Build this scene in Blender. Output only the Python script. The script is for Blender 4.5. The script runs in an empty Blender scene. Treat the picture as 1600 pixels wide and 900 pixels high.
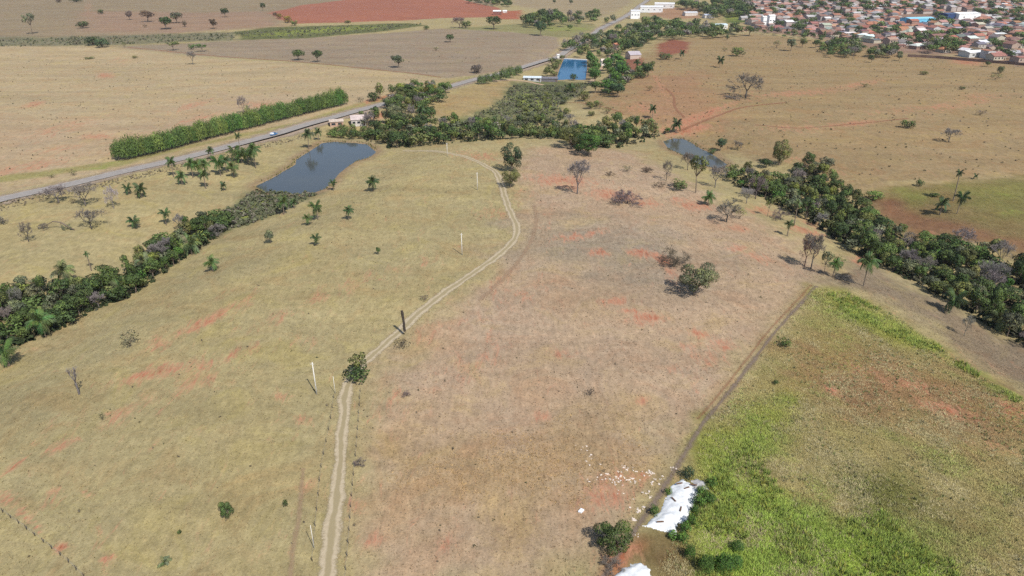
import bpy, math, random
import numpy as np

# ------------------------------------------------------------------ camera, sky, sun, exposure
SC = bpy.context.scene
COL = SC.collection
PW, PH, FPX = 1600.0, 900.0, 1081.0          # photograph size and focal length in its pixels
PITCH = math.radians(25.7)
CAMZ = 100.0
cam_d = bpy.data.cameras.new('camera')
cam_d.sensor_width = 36.0
cam_d.lens = 36.0 * FPX / PW
cam_d.clip_start = 1.0
cam_d.clip_end = 20000.0
cam = bpy.data.objects.new('camera', cam_d)
cam.location = (0, 0, CAMZ)
cam.rotation_euler = (math.pi / 2 - PITCH, 0, 0)
COL.objects.link(cam)
SC.camera = cam

SUN_EL = math.radians(49.0)
SUN_AZ = math.atan2(0.53, -0.85)             # clockwise from +Y
world = bpy.data.worlds.new('World')
SC.world = world
world.use_nodes = True
wn = world.node_tree
bg = wn.nodes['Background']
sky = wn.nodes.new('ShaderNodeTexSky')
sky.sky_type = 'NISHITA'
sky.sun_disc = False
sky.sun_elevation = SUN_EL
sky.sun_rotation = SUN_AZ
sky.altitude = 800
sky.dust_density = 1.5
wn.links.new(sky.outputs[0], bg.inputs[0])
bg.inputs[1].default_value = 0.11
sun_d = bpy.data.lights.new('sun', 'SUN')
sun_d.energy = 4.2
sun_d.angle = math.radians(0.53)
sun_d.color = (1.0, 0.955, 0.88)
sun = bpy.data.objects.new('sun', sun_d)
sun.rotation_euler = (math.pi / 2 - SUN_EL, 0, math.atan2(0.53, 0.85))
sun.location = (300, -500, 600)
COL.objects.link(sun)
SC.view_settings.view_transform = 'Standard'
SC.view_settings.look = 'None'
SC.view_settings.exposure = 0.32
SC.view_settings.gamma = 1.0
SC.cycles.use_denoising = False
SC.cycles.max_bounces = 5
SC.cycles.diffuse_bounces = 2
SC.cycles.glossy_bounces = 2
SC.cycles.transparent_max_bounces = 8
SC.cycles.volume_bounces = 0
SC.cycles.use_adaptive_sampling = True
SC.cycles.adaptive_threshold = 0.02
SC.cycles.sample_clamp_indirect = 4

random.seed(11)
RNG = np.random.default_rng(11)
KALB = 1.52                                   # photo brightness of a sunlit flat surface / its albedo


def lin(c):
    c = np.asarray(c, float) / 255.0
    return np.where(c <= 0.04045, c / 12.92, ((c + 0.055) / 1.055) ** 2.4)


def alb(r, g, b):
    return np.clip(lin((r, g, b)) / KALB, 0.004, 0.85)


# ------------------------------------------------------------------ terrain height and pixel -> ground
def _hash(i, j, s):
    v = np.sin(i * 127.1 + j * 311.7 + s * 74.7) * 43758.5453
    return v - np.floor(v)


def vnoise(x, y, s=0.0):
    xi, yi = np.floor(x), np.floor(y)
    fx, fy = x - xi, y - yi
    fx = fx * fx * (3 - 2 * fx)
    fy = fy * fy * (3 - 2 * fy)
    a, b = _hash(xi, yi, s), _hash(xi + 1, yi, s)
    c, d = _hash(xi, yi + 1, s), _hash(xi + 1, yi + 1, s)
    return (a * (1 - fx) + b * fx) * (1 - fy) + (c * (1 - fx) + d * fx) * fy


def fbm(x, y, s=0.0, o=4):
    t, a, n = 0.0, 0.5, 0.0
    for k in range(o):
        t = t + a * vnoise(x, y, s + k * 3.1)
        n += a
        x, y, a = x * 2.03, y * 2.03, a * 0.5
    return t / n


def sstep(a, b, x):
    t = np.clip((x - a) / (b - a), 0, 1)
    return t * t * (3 - 2 * t)


def ray(px, py):
    px, py = np.asarray(px, float), np.asarray(py, float)
    u, v = (px - PW / 2) / FPX, (PH / 2 - py) / FPX
    return u, math.cos(PITCH) + v * math.sin(PITCH), -math.sin(PITCH) + v * math.cos(PITCH)


def on_plane(pts, z):
    p = np.asarray(pts, float)
    u, f, d = ray(p[:, 0], p[:, 1])
    t = (z - CAMZ) / d
    return np.stack([u * t, f * t], 1)


def seg_dist(x, y, P, closed=False):
    best = np.full(np.shape(x), 1e9)
    n = len(P)
    for i in range(n if closed else n - 1):
        ax, ay = P[i]
        bx, by = P[(i + 1) % n]
        dx, dy = bx - ax, by - ay
        t = np.clip(((x - ax) * dx + (y - ay) * dy) / (dx * dx + dy * dy + 1e-9), 0, 1)
        best = np.minimum(best, np.hypot(x - ax - t * dx, y - ay - t * dy))
    return best


def inside(x, y, P):
    r = np.zeros(np.shape(x), bool)
    n = len(P)
    j = n - 1
    for i in range(n):
        xi, yi = P[i]
        xj, yj = P[j]
        c = ((yi > y) != (yj > y)) & (x < (xj - xi) * (y - yi) / (yj - yi + 1e-12) + xi)
        r ^= c
        j = i
    return r


def sdist(x, y, P):
    """signed distance, negative inside"""
    d = seg_dist(x, y, P, True)
    return np.where(inside(x, y, P), -d, d)


VAL_L = on_plane([(-60, 580), (0, 545), (90, 490), (200, 430), (290, 375), (360, 340), (430, 305), (500, 260), (560, 225)], -5)
VAL_R = on_plane([(1640, 540), (1560, 470), (1440, 410), (1330, 345), (1230, 300), (1140, 268), (1060, 232), (960, 210), (860, 200)], -6)
VAL_N = on_plane([(560, 215), (660, 205), (760, 190), (840, 165), (900, 120), (960, 60)], -5)
PONDS = [
    (-4.6, [(399, 291), (412, 285), (428, 277), (446, 266), (462, 257), (463, 249), (478, 240), (492, 231), (504, 223), (522, 222),
            (548, 223), (574, 226), (588, 238), (577, 246), (556, 252), (541, 262), (530, 271), (520, 283), (508, 295), (488, 302),
            (468, 304), (440, 302), (414, 300)]),
    (-5.2, [(869, 125), (873, 112), (881, 92), (898, 92), (917, 94), (917, 108), (915, 125), (892, 124)]),
    (-6.0, [(1036, 221), (1052, 216), (1068, 217), (1080, 223), (1094, 232), (1108, 238), (1122, 247), (1136, 257), (1128, 263), (1108, 261),
            (1090, 256), (1074, 246), (1058, 238), (1044, 232)]),
]
POND_W = [(L, on_plane(P, L)) for L, P in PONDS]


def height(x, y):
    x, y = np.asarray(x, float), np.asarray(y, float)
    r = np.hypot(x, y)
    h = 3.0 * (vnoise(x / 170.0 + 3.3, y / 170.0 + 1.7, 1) - 0.5) * sstep(60, 250, r)
    h = h + 9.0 * (vnoise(x / 420.0 + 5.1, y / 420.0 + 9.2, 2) - 0.5) * sstep(350, 900, r)
    h = h + 0.35 * (fbm(x / 14.0, y / 14.0, 5, 2) - 0.5) * (1 - sstep(300, 600, r))
    h = h + 0.035 * 1200 * sstep(900, 2600, y) * sstep(150, 450, x)
    h = h + 0.02 * 1200 * sstep(600, 2400, y) * sstep(50, -250, x)
    h = h - 6.5 * np.exp(-(seg_dist(x, y, VAL_L) / 34.0) ** 2)
    h = h - 7.5 * np.exp(-(seg_dist(x, y, VAL_R) / 38.0) ** 2)
    h = h - 5.0 * np.exp(-(seg_dist(x, y, VAL_N) / 45.0) ** 2)
    for L, P in POND_W:
        sd = sdist(x, y, P)
        w = sstep(0.0, 45.0, sd)
        h = (L + 0.25 + 0.02 * np.clip(sd, 0, 60)) * (1 - w) + h * w
        h = np.where(sd < 1.0, L + np.clip(sd * 0.35, -1.2, 0.35), h)
    return h


def ground(pts):
    """photo pixels -> points on the terrain"""
    p = np.atleast_2d(np.asarray(pts, float))
    u, f, d = ray(p[:, 0], p[:, 1])
    u, f, d = u[:, None], f + 0 * p[:, 0], d + 0 * p[:, 0]
    f, d = f[:, None], d[:, None]
    t = np.geomspace(60, 6000, 420)[None, :]
    gap = CAMZ + d * t - height(u * t, f * t)
    k = np.argmax(gap < 0, axis=1)
    k = np.where((gap < 0).any(1), np.maximum(k, 1), t.shape[1] - 1)
    lo, hi = t[0, k - 1], t[0, k]
    u, f, d = u[:, 0], f[:, 0], d[:, 0]
    for _ in range(22):
        m = 0.5 * (lo + hi)
        g = CAMZ + d * m - height(u * m, f * m)
        lo, hi = np.where(g > 0, m, lo), np.where(g > 0, hi, m)
    m = 0.5 * (lo + hi)
    return np.stack([u * m, f * m, height(u * m, f * m)], 1)


def project(x, y, z):
    zc = y * math.cos(PITCH) - (z - CAMZ) * math.sin(PITCH)
    yc = y * math.sin(PITCH) + (z - CAMZ) * math.cos(PITCH)
    return PW / 2 + FPX * x / zc, PH / 2 - FPX * yc / zc


def px_per_m(p):
    """pixels per metre across and up at a ground point"""
    zc = p[1] * math.cos(PITCH) - (p[2] - CAMZ) * math.sin(PITCH)
    a = math.atan2(CAMZ - p[2], math.hypot(p[0], p[1]))
    return FPX / zc, FPX / zc * math.cos(a)


# ------------------------------------------------------------------ object helpers
def tag(o, label=None, cat=None, group=None, kind=None):
    if label:
        o['label'] = label
    if cat:
        o['category'] = cat
    if group:
        o['group'] = group
    if kind:
        o['kind'] = kind
    return o


def np_mesh(name, V, F, mats=(), smooth=False, fattr=None, vattr=None):
    """V (n,3); F (m,3) or (m,4) array; fattr {name: (m,)}; vattr {name: (n,) or (n,3)}"""
    V = np.ascontiguousarray(V, np.float32)
    F = np.ascontiguousarray(F, np.int32)
    k = F.shape[1]
    me = bpy.data.meshes.new(name)
    me.vertices.add(len(V))
    me.vertices.foreach_set('co', V.ravel())
    me.loops.add(F.size)
    me.loops.foreach_set('vertex_index', F.ravel())
    me.polygons.add(len(F))
    me.polygons.foreach_set('loop_start', np.arange(0, F.size, k, dtype=np.int32))
    me.polygons.foreach_set('loop_total', np.full(len(F), k, np.int32))
    me.polygons.foreach_set('use_smooth', np.full(len(F), smooth, bool))
    for dom, at in (('FACE', fattr), ('POINT', vattr)):
        for nm, a in (at or {}).items():
            a = np.asarray(a, np.float32)
            if a.ndim == 1:
                me.attributes.new(nm, 'FLOAT', dom).data.foreach_set('value', a)
            else:
                c = np.ones((len(a), 4), np.float32)
                c[:, :3] = a
                me.attributes.new(nm, 'FLOAT_COLOR', dom).data.foreach_set('color', c.ravel())
    for m in mats:
        me.materials.append(m)
    me.update(calc_edges=True)
    return me


def link(name, me, parent=None, color=None):
    o = bpy.data.objects.new(name, me)
    COL.objects.link(o)
    if parent is not None:
        o.parent = parent
    if color is not None:
        o.color = (*color, 1.0)
    return o


def empty(name, loc, rz=0.0, scale=(1, 1, 1)):
    o = bpy.data.objects.new(name, None)
    o.empty_display_size = 0.5
    COL.objects.link(o)
    o.location = loc
    o.rotation_euler = (0, 0, rz)
    o.scale = scale
    return o


class MB:
    """collects polygons of mixed size"""
    def __init__(s):
        s.v, s.f = [], []

    def add(s, v, f):
        n = len(s.v)
        s.v += [tuple(p) for p in v]
        s.f += [tuple(i + n for i in q) for q in f]
        return s

    def box(s, x0, x1, y0, y1, z0, z1):
        v = [(x0, y0, z0), (x1, y0, z0), (x1, y1, z0), (x0, y1, z0), (x0, y0, z1), (x1, y0, z1), (x1, y1, z1), (x0, y1, z1)]
        return s.add(v, [(0, 3, 2, 1), (4, 5, 6, 7), (0, 1, 5, 4), (1, 2, 6, 5), (2, 3, 7, 6), (3, 0, 4, 7)])

    def tube(s, pts, rad, n=6):
        pts = [np.asarray(p, float) for p in pts]
        rings = []
        for i, p in enumerate(pts):
            d = pts[min(i + 1, len(pts) - 1)] - pts[max(i - 1, 0)]
            d = d / (np.linalg.norm(d) + 1e-9)
            a = np.cross(d, (0.31, 0.95, 0.1) if abs(d[2]) > 0.8 else (0, 0, 1))
            a /= np.linalg.norm(a) + 1e-9
            b = np.cross(d, a)
            rings.append([p + rad[i] * (math.cos(2 * math.pi * k / n) * a + math.sin(2 * math.pi * k / n) * b) for k in range(n)])
        v = [q for r in rings for q in r]
        f = [(i * n + k, i * n + (k + 1) % n, (i + 1) * n + (k + 1) % n, (i + 1) * n + k) for i in range(len(pts) - 1) for k in range(n)]
        f.append(tuple(range(n))[::-1])
        f.append(tuple((len(pts) - 1) * n + k for k in range(n)))
        return s.add(v, f)

    def mesh(s, name, mat, smooth=False):
        me = bpy.data.meshes.new(name)
        me.from_pydata(s.v, [], s.f)
        if smooth:
            me.polygons.foreach_set('use_smooth', [True] * len(me.polygons))
        if mat:
            me.materials.append(mat)
        me.update()
        return me


# ------------------------------------------------------------------ materials
def new_mat(name, rough=0.9, spec=0.15):
    m = bpy.data.materials.new(name)
    m.use_nodes = True
    nt = m.node_tree
    b = nt.nodes['Principled BSDF']
    b.inputs['Roughness'].default_value = rough
    b.inputs['Specular IOR Level'].default_value = spec
    return m, nt, b


def N(nt, kind, **kw):
    n = nt.nodes.new(kind)
    for k, v in kw.items():
        setattr(n, k, v)
    return n


def noise(nt, vec, scale, detail=4, rough=0.6, dist=0.0):
    n = N(nt, 'ShaderNodeTexNoise')
    n.inputs['Scale'].default_value = scale
    n.inputs['Detail'].default_value = detail
    n.inputs['Roughness'].default_value = rough
    n.inputs['Distortion'].default_value = dist
    if vec is not None:
        nt.links.new(vec, n.inputs['Vector'])
    return n.outputs['Fac']


def maprange(nt, val, a, b, c, d, smooth=False):
    n = N(nt, 'ShaderNodeMapRange')
    if smooth:
        n.interpolation_type = 'SMOOTHSTEP'
    nt.links.new(val, n.inputs['Value'])
    for i, q in enumerate((a, b, c, d)):
        n.inputs[i + 1].default_value = q
    return n.outputs['Result']


def math_n(nt, op, a, b):
    n = N(nt, 'ShaderNodeMath', operation=op)
    for i, q in enumerate((a, b)):
        if isinstance(q, (int, float)):
            n.inputs[i].default_value = q
        else:
            nt.links.new(q, n.inputs[i])
    return n.outputs[0]


def mixc(nt, fac, a, b, blend='MIX'):
    n = N(nt, 'ShaderNodeMix', data_type='RGBA', blend_type=blend)
    for i, q in ((0, fac), (6, a), (7, b)):
        if isinstance(q, (int, float)):
            n.inputs[i].default_value = q
        elif isinstance(q, (tuple, list, np.ndarray)):
            n.inputs[i].default_value = (*[float(t) for t in q[:3]], 1)
        else:
            nt.links.new(q, n.inputs[i])
    return n.outputs[2]


def gray(nt, v):
    n = N(nt, 'ShaderNodeCombineColor')
    for i in range(3):
        nt.links.new(v, n.inputs[i])
    return n.outputs[0]


def plain(name, c, rough=0.85, var=0.25, scale=3.0, spec=0.2, objcol=False):
    m, nt, b = new_mat(name, rough, spec)
    tc = N(nt, 'ShaderNodeTexCoord')
    nv = noise(nt, tc.outputs['Object'], scale, 5)
    f = gray(nt, maprange(nt, nv, 0.3, 0.7, 1 - var, 1 + var))
    if objcol:
        oi = N(nt, 'ShaderNodeObjectInfo')
        src = oi.outputs['Color']
    else:
        src = tuple(c)
    nt.links.new(mixc(nt, 1.0, src, f, 'MULTIPLY'), b.inputs['Base Color'])
    return m


def make_ground_mat():
    m, nt, b = new_mat('ground_earth_and_grass', 0.95, 0.05)
    tc = N(nt, 'ShaderNodeTexCoord')
    P = tc.outputs['Object']
    at = lambda nm: N(nt, 'ShaderNodeAttribute', attribute_name=nm)
    base = at('col').outputs['Color']
    red = at('red').outputs['Fac']
    rgh = at('rgh').outputs['Fac']
    grn = at('grn').outputs['Fac']
    # stretched coordinates for wind-laid grass
    mp = N(nt, 'ShaderNodeMapping')
    mp.inputs['Rotation'].default_value = (0, 0, math.radians(38))
    mp.inputs['Scale'].default_value = (1.0, 0.28, 1.0)
    nt.links.new(P, mp.inputs['Vector'])
    n_f = noise(nt, P, 2.1, 6, 0.72)
    n_s = noise(nt, mp.outputs[0], 0.9, 5, 0.7)
    n_m = noise(nt, P, 0.16, 5, 0.6, 0.4)
    n_l = noise(nt, P, 0.03, 4, 0.55, 0.6)
    n_g = noise(nt, P, 0.075, 6, 0.68, 0.5)
    c = mixc(nt, maprange(nt, n_l, 0.35, 0.65, 0.0, 0.6), base, mixc(nt, 1.0, base, (1.05, 1.0, 0.88), 'MULTIPLY'))
    n_p = noise(nt, P, 0.055, 6, 0.7, 0.9)
    n_q = noise(nt, P, 0.40, 5, 0.68, 0.3)
    c = mixc(nt, maprange(nt, n_m, 0.44, 0.68, 0.0, 0.6), c, mixc(nt, 1.0, c, (0.83, 0.83, 0.86), 'MULTIPLY'))
    c = mixc(nt, maprange(nt, n_p, 0.50, 0.64, 0.0, 0.75), c, mixc(nt, 1.0, c, (1.01, 0.90, 0.84), 'MULTIPLY'))
    c = mixc(nt, maprange(nt, n_p, 0.47, 0.34, 0.0, 0.75), c, mixc(nt, 1.0, c, (1.06, 1.05, 0.86), 'MULTIPLY'))
    c = mixc(nt, 1.0, c, gray(nt, maprange(nt, n_q, 0.3, 0.7, 0.84, 1.16)), 'MULTIPLY')
    mb_ = N(nt, 'ShaderNodeMapping')
    mb_.inputs['Rotation'].default_value = (0, 0, math.radians(-24))
    mb_.inputs['Scale'].default_value = (0.22, 1.0, 1.0)
    nt.links.new(P, mb_.inputs['Vector'])
    n_b = noise(nt, mb_.outputs[0], 0.045, 6, 0.66, 0.6)
    c = mixc(nt, 1.0, c, gray(nt, maprange(nt, n_b, 0.3, 0.7, 0.86, 1.13)), 'MULTIPLY')
    # small green wash and bare soil patches, ragged edged
    gthr = maprange(nt, math_n(nt, 'ADD', math_n(nt, 'MULTIPLY', grn, 0.75), n_g), 0.78, 1.02, 0, 1, True)
    c = mixc(nt, math_n(nt, 'MULTIPLY', gthr, 0.8), c, mixc(nt, n_f, alb(118, 132, 62), alb(172, 178, 90)))
    n_r = noise(nt, mp.outputs[0], 0.33, 7, 0.78, 0.8)
    rsum = math_n(nt, 'ADD', math_n(nt, 'MULTIPLY', red, 0.5), math_n(nt, 'ADD', math_n(nt, 'MULTIPLY', n_r, 1.65), math_n(nt, 'MULTIPLY', n_f, 0.35)))
    rthr = maprange(nt, rsum, 1.10, 1.46, 0, 1, True)
    soil = mixc(nt, maprange(nt, rsum, 1.36, 1.62, 0, 1), alb(206, 148, 118), alb(180, 104, 78))
    n_k = noise(nt, mp.outputs[0], 1.1, 6, 0.75, 0.6)
    brk = maprange(nt, n_k, 0.38, 0.58, 0.38, 1.0, True)
    c = mixc(nt, math_n(nt, 'MULTIPLY', math_n(nt, 'MULTIPLY', rthr, brk), 0.92), c, soil)
    # grain
    g1 = maprange(nt, n_f, 0.28, 0.72, -1, 1)
    g2 = maprange(nt, n_s, 0.28, 0.72, -1, 1)
    amp = math_n(nt, 'MULTIPLY_ADD', rgh, 0.34)
    amp.node.inputs[2].default_value = 0.10
    g = math_n(nt, 'MULTIPLY', math_n(nt, 'ADD', math_n(nt, 'MULTIPLY', g1, 0.62), math_n(nt, 'MULTIPLY', g2, 0.5)), amp)
    c = mixc(nt, 1.0, c, gray(nt, math_n(nt, 'ADD', g, 1.0)), 'MULTIPLY')
    nt.links.new(c, b.inputs['Base Color'])
    bp = N(nt, 'ShaderNodeBump')
    bp.inputs['Strength'].default_value = 0.5
    bp.inputs['Distance'].default_value = 0.25
    nt.links.new(n_f, bp.inputs['Height'])
    nt.links.new(bp.outputs[0], b.inputs['Normal'])
    return m


def soft_normal(nt, vec, k):
    """shading normal of the tuft or clump a leaf belongs to, k of it, the rest the leaf's own"""
    g = N(nt, 'ShaderNodeNewGeometry')
    a = N(nt, 'ShaderNodeVectorMath', operation='SCALE')
    nt.links.new(vec, a.inputs[0])
    a.inputs['Scale'].default_value = k
    c = N(nt, 'ShaderNodeVectorMath', operation='SCALE')
    nt.links.new(g.outputs['Normal'], c.inputs[0])
    c.inputs['Scale'].default_value = 1 - k
    s = N(nt, 'ShaderNodeVectorMath', operation='ADD')
    nt.links.new(a.outputs[0], s.inputs[0])
    nt.links.new(c.outputs[0], s.inputs[1])
    n = N(nt, 'ShaderNodeVectorMath', operation='NORMALIZE')
    nt.links.new(s.outputs[0], n.inputs[0])
    return n.outputs[0]


def make_leaf_mat(name, transl=0.3, clump=0.0, flat=False):
    m, nt, b = new_mat(name, 0.62, 0.25)
    oi = N(nt, 'ShaderNodeObjectInfo')
    t = N(nt, 'ShaderNodeAttribute', attribute_name='tint').outputs['Fac']
    rnd = maprange(nt, oi.outputs['Random'], 0, 1, 0.82, 1.18)
    f = gray(nt, math_n(nt, 'MULTIPLY', t, rnd))
    src = N(nt, 'ShaderNodeAttribute', attribute_name='bcol').outputs['Color'] if flat else oi.outputs['Color']
    c = src if flat else mixc(nt, 1.0, src, f, 'MULTIPLY')
    if clump:
        vt = N(nt, 'ShaderNodeVectorTransform', vector_type='NORMAL', convert_from='OBJECT', convert_to='WORLD')
        nt.links.new(N(nt, 'ShaderNodeAttribute', attribute_name='nrm').outputs['Vector'], vt.inputs[0])
        nt.links.new(soft_normal(nt, vt.outputs[0], clump), b.inputs['Normal'])
    warm = mixc(nt, 1.0, c, (1.25, 1.12, 0.7), 'MULTIPLY')
    c = mixc(nt, maprange(nt, t, 0.95, 1.5, 0, 0.8), c, warm)
    nt.links.new(c, b.inputs['Base Color'])
    tr = N(nt, 'ShaderNodeBsdfTranslucent')
    nt.links.new(warm, tr.inputs['Color'])
    mx = N(nt, 'ShaderNodeMixShader')
    mx.inputs[0].default_value = transl
    nt.links.new(b.outputs[0], mx.inputs[1])
    nt.links.new(tr.outputs[0], mx.inputs[2])
    nt.links.new(mx.outputs[0], nt.nodes['Material Output'].inputs['Surface'])
    return m


def make_grass_mat():
    m, nt, b = new_mat('grass_blades', 0.85, 0.05)
    a = N(nt, 'ShaderNodeAttribute', attribute_name='bcol').outputs['Color']
    nt.links.new(a, b.inputs['Base Color'])
    tr = N(nt, 'ShaderNodeBsdfTranslucent')
    nt.links.new(a, tr.inputs['Color'])
    up = N(nt, 'ShaderNodeCombineXYZ')
    up.inputs[2].default_value = 1.0
    nn = soft_normal(nt, up.outputs[0], 0.75)
    nt.links.new(nn, b.inputs['Normal'])
    mx = N(nt, 'ShaderNodeMixShader')
    mx.inputs[0].default_value = 0.12
    nt.links.new(b.outputs[0], mx.inputs[1])
    nt.links.new(tr.outputs[0], mx.inputs[2])
    nt.links.new(mx.outputs[0], nt.nodes['Material Output'].inputs['Surface'])
    return m


def make_strip_mat(name, c1, c2, rut=None, edge=0.35, scale=1.6, wash=1.0):
    """worn strip: colour by noise, optional wheel ruts across u, ragged see-through edges"""
    m, nt, b = new_mat(name, 0.95, 0.05)
    tc = N(nt, 'ShaderNodeTexCoord')
    u = N(nt, 'ShaderNodeAttribute', attribute_name='u').outputs['Fac']      # -1..1 across
    nf = noise(nt, tc.outputs['Object'], scale, 6, 0.7)
    nm = noise(nt, tc.outputs['Object'], 0.35, 4, 0.6)
    au = N(nt, 'ShaderNodeMath', operation='ABSOLUTE')
    nt.links.new(math_n(nt, 'ADD', u, math_n(nt, 'MULTIPLY', math_n(nt, 'SUBTRACT', noise(nt, tc.outputs['Object'], 0.12, 4, 0.6), 0.5), 0.9)), au.inputs[0])
    au = au.outputs[0]
    c = mixc(nt, maprange(nt, nf, 0.3, 0.7, 0, 1), c1, c2)
    if rut is not None:
        d = math_n(nt, 'ABSOLUTE', math_n(nt, 'SUBTRACT', au, 0.52), 0.0)
        w = math_n(nt, 'ADD', d, math_n(nt, 'MULTIPLY', math_n(nt, 'SUBTRACT', nm, 0.5), 0.3))
        c = mixc(nt, maprange(nt, w, 0.16, 0.34, 0, 0.85, True), c, mixc(nt, nf, rut, [q * 1.35 for q in rut]))
    nt.links.new(c, b.inputs['Base Color'])
    e = math_n(nt, 'ADD', au, math_n(nt, 'MULTIPLY', math_n(nt, 'SUBTRACT', math_n(nt, 'ADD', math_n(nt, 'MULTIPLY', nf, 0.6), math_n(nt, 'MULTIPLY', nm, 0.4)), 0.5), 1.6))
    al = maprange(nt, e, 1.0 - edge, 1.0, 1, 0, True)
    al = math_n(nt, 'MULTIPLY', al, maprange(nt, math_n(nt, 'ABSOLUTE', u, 0.0), 0.8, 1.0, wash, 0))
    nt.links.new(al, b.inputs['Alpha'])
    bp = N(nt, 'ShaderNodeBump')
    bp.inputs['Strength'].default_value = 0.4
    bp.inputs['Distance'].default_value = 0.1
    nt.links.new(nf, bp.inputs['Height'])
    nt.links.new(bp.outputs[0], b.inputs['Normal'])
    return m


def make_water(name, c, c2, ior=1.33, rough=0.08):
    m, nt, b = new_mat(name, rough, 0.5)
    tc = N(nt, 'ShaderNodeTexCoord')
    n = noise(nt, tc.outputs['Object'], 0.05, 3)
    nt.links.new(mixc(nt, maprange(nt, n, 0.3, 0.7, 0, 1), c, c2), b.inputs['Base Color'])
    b.inputs['IOR'].default_value = ior
    bp = N(nt, 'ShaderNodeBump')
    bp.inputs['Strength'].default_value = 0.3
    bp.inputs['Distance'].default_value = 0.05
    nt.links.new(noise(nt, tc.outputs['Object'], 1.3, 4), bp.inputs['Height'])
    nt.links.new(bp.outputs[0], b.inputs['Normal'])
    return m


M = {
    'ground': make_ground_mat(),
    'leaf': make_leaf_mat('foliage', .22, .65),
    'farleaf': make_leaf_mat('far_foliage', .22, .65, True),
    'frond': make_leaf_mat('palm_frond', 0.2),
    'grass': make_grass_mat(),
    'bark': plain('bark', (0.16, 0.125, 0.095), 0.95, 0.35, 6),
    'palm_bark': plain('palm_bark', (0.19, 0.15, 0.115), 0.95, 0.35, 8),
    'twig': plain('dry_twigs', (1, 1, 1), 0.95, 0.2, 6, objcol=True),
    'char': plain('charred_wood', (0.05, 0.04, 0.033), 0.95, 0.5, 5),
    'concrete': plain('pole_concrete', (0.62, 0.6, 0.56), 0.85, 0.1, 2),
    'ceramic': plain('ceramic', (0.25, 0.2, 0.17), 0.4, 0.1, 2),
    'post': plain('weathered_post', (0.085, 0.068, 0.052), 0.95, 0.3, 6),
    'wire': plain('fence_wire', (0.3, 0.29, 0.28), 0.6, 0.1, 2),
    'wall': plain('painted_render', (1, 1, 1), 0.9, 0.12, 0.7, objcol=True),
    'roof': plain('weathered_roofing', (1, 1, 1), 0.85, 0.28, 0.9, objcol=True),
    'glass': plain('dark_window', (0.03, 0.035, 0.045), 0.2, 0.1, 1, 0.5),
    'door': plain('painted_door', (0.14, 0.08, 0.05), 0.6, 0.2, 2),
    'asphalt': plain('old_asphalt', (0.27, 0.245, 0.225), 0.9, 0.14, 0.35),
    'marking': plain('road_paint', (0.40, 0.38, 0.32), 0.8, 0.15, 0.6),
    'lime': plain('lime_powder', (0.64, 0.655, 0.66), 0.95, 0.14, 1.1),
    'rubble': plain('grey_rubble', (0.42, 0.41, 0.41), 0.95, 0.35, 3),
    'litter': plain('pale_scrap', (0.66, 0.57, 0.49), 0.8, 0.2, 4),
    'car': plain('car_paint', (0.07, 0.2, 0.42), 0.3, 0.05, 1, 0.5),
    'carwhite': plain('white_paint', (0.75, 0.77, 0.8), 0.35, 0.04, 1, 0.5),
    'tyre': plain('tyre_rubber', (0.02, 0.02, 0.02), 0.8, 0.1, 3),
    'rim': plain('wheel_rim', (0.5, 0.5, 0.52), 0.4, 0.1, 3, 0.5),
    'lamp': plain('lamp_lens', (0.8, 0.78, 0.7), 0.15, 0.05, 2, 0.5),
    'water1': make_water('pond_water_grey', (0.062, 0.070, 0.072), (0.074, 0.080, 0.076), 1.28),
    'water2': make_water('pond_water_blue', (0.012, 0.085, 0.19), (0.016, 0.10, 0.21), 1.10),
    'water3': make_water('stream_water', (0.07, 0.07, 0.065), (0.10, 0.095, 0.06), 1.28),
}

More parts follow.
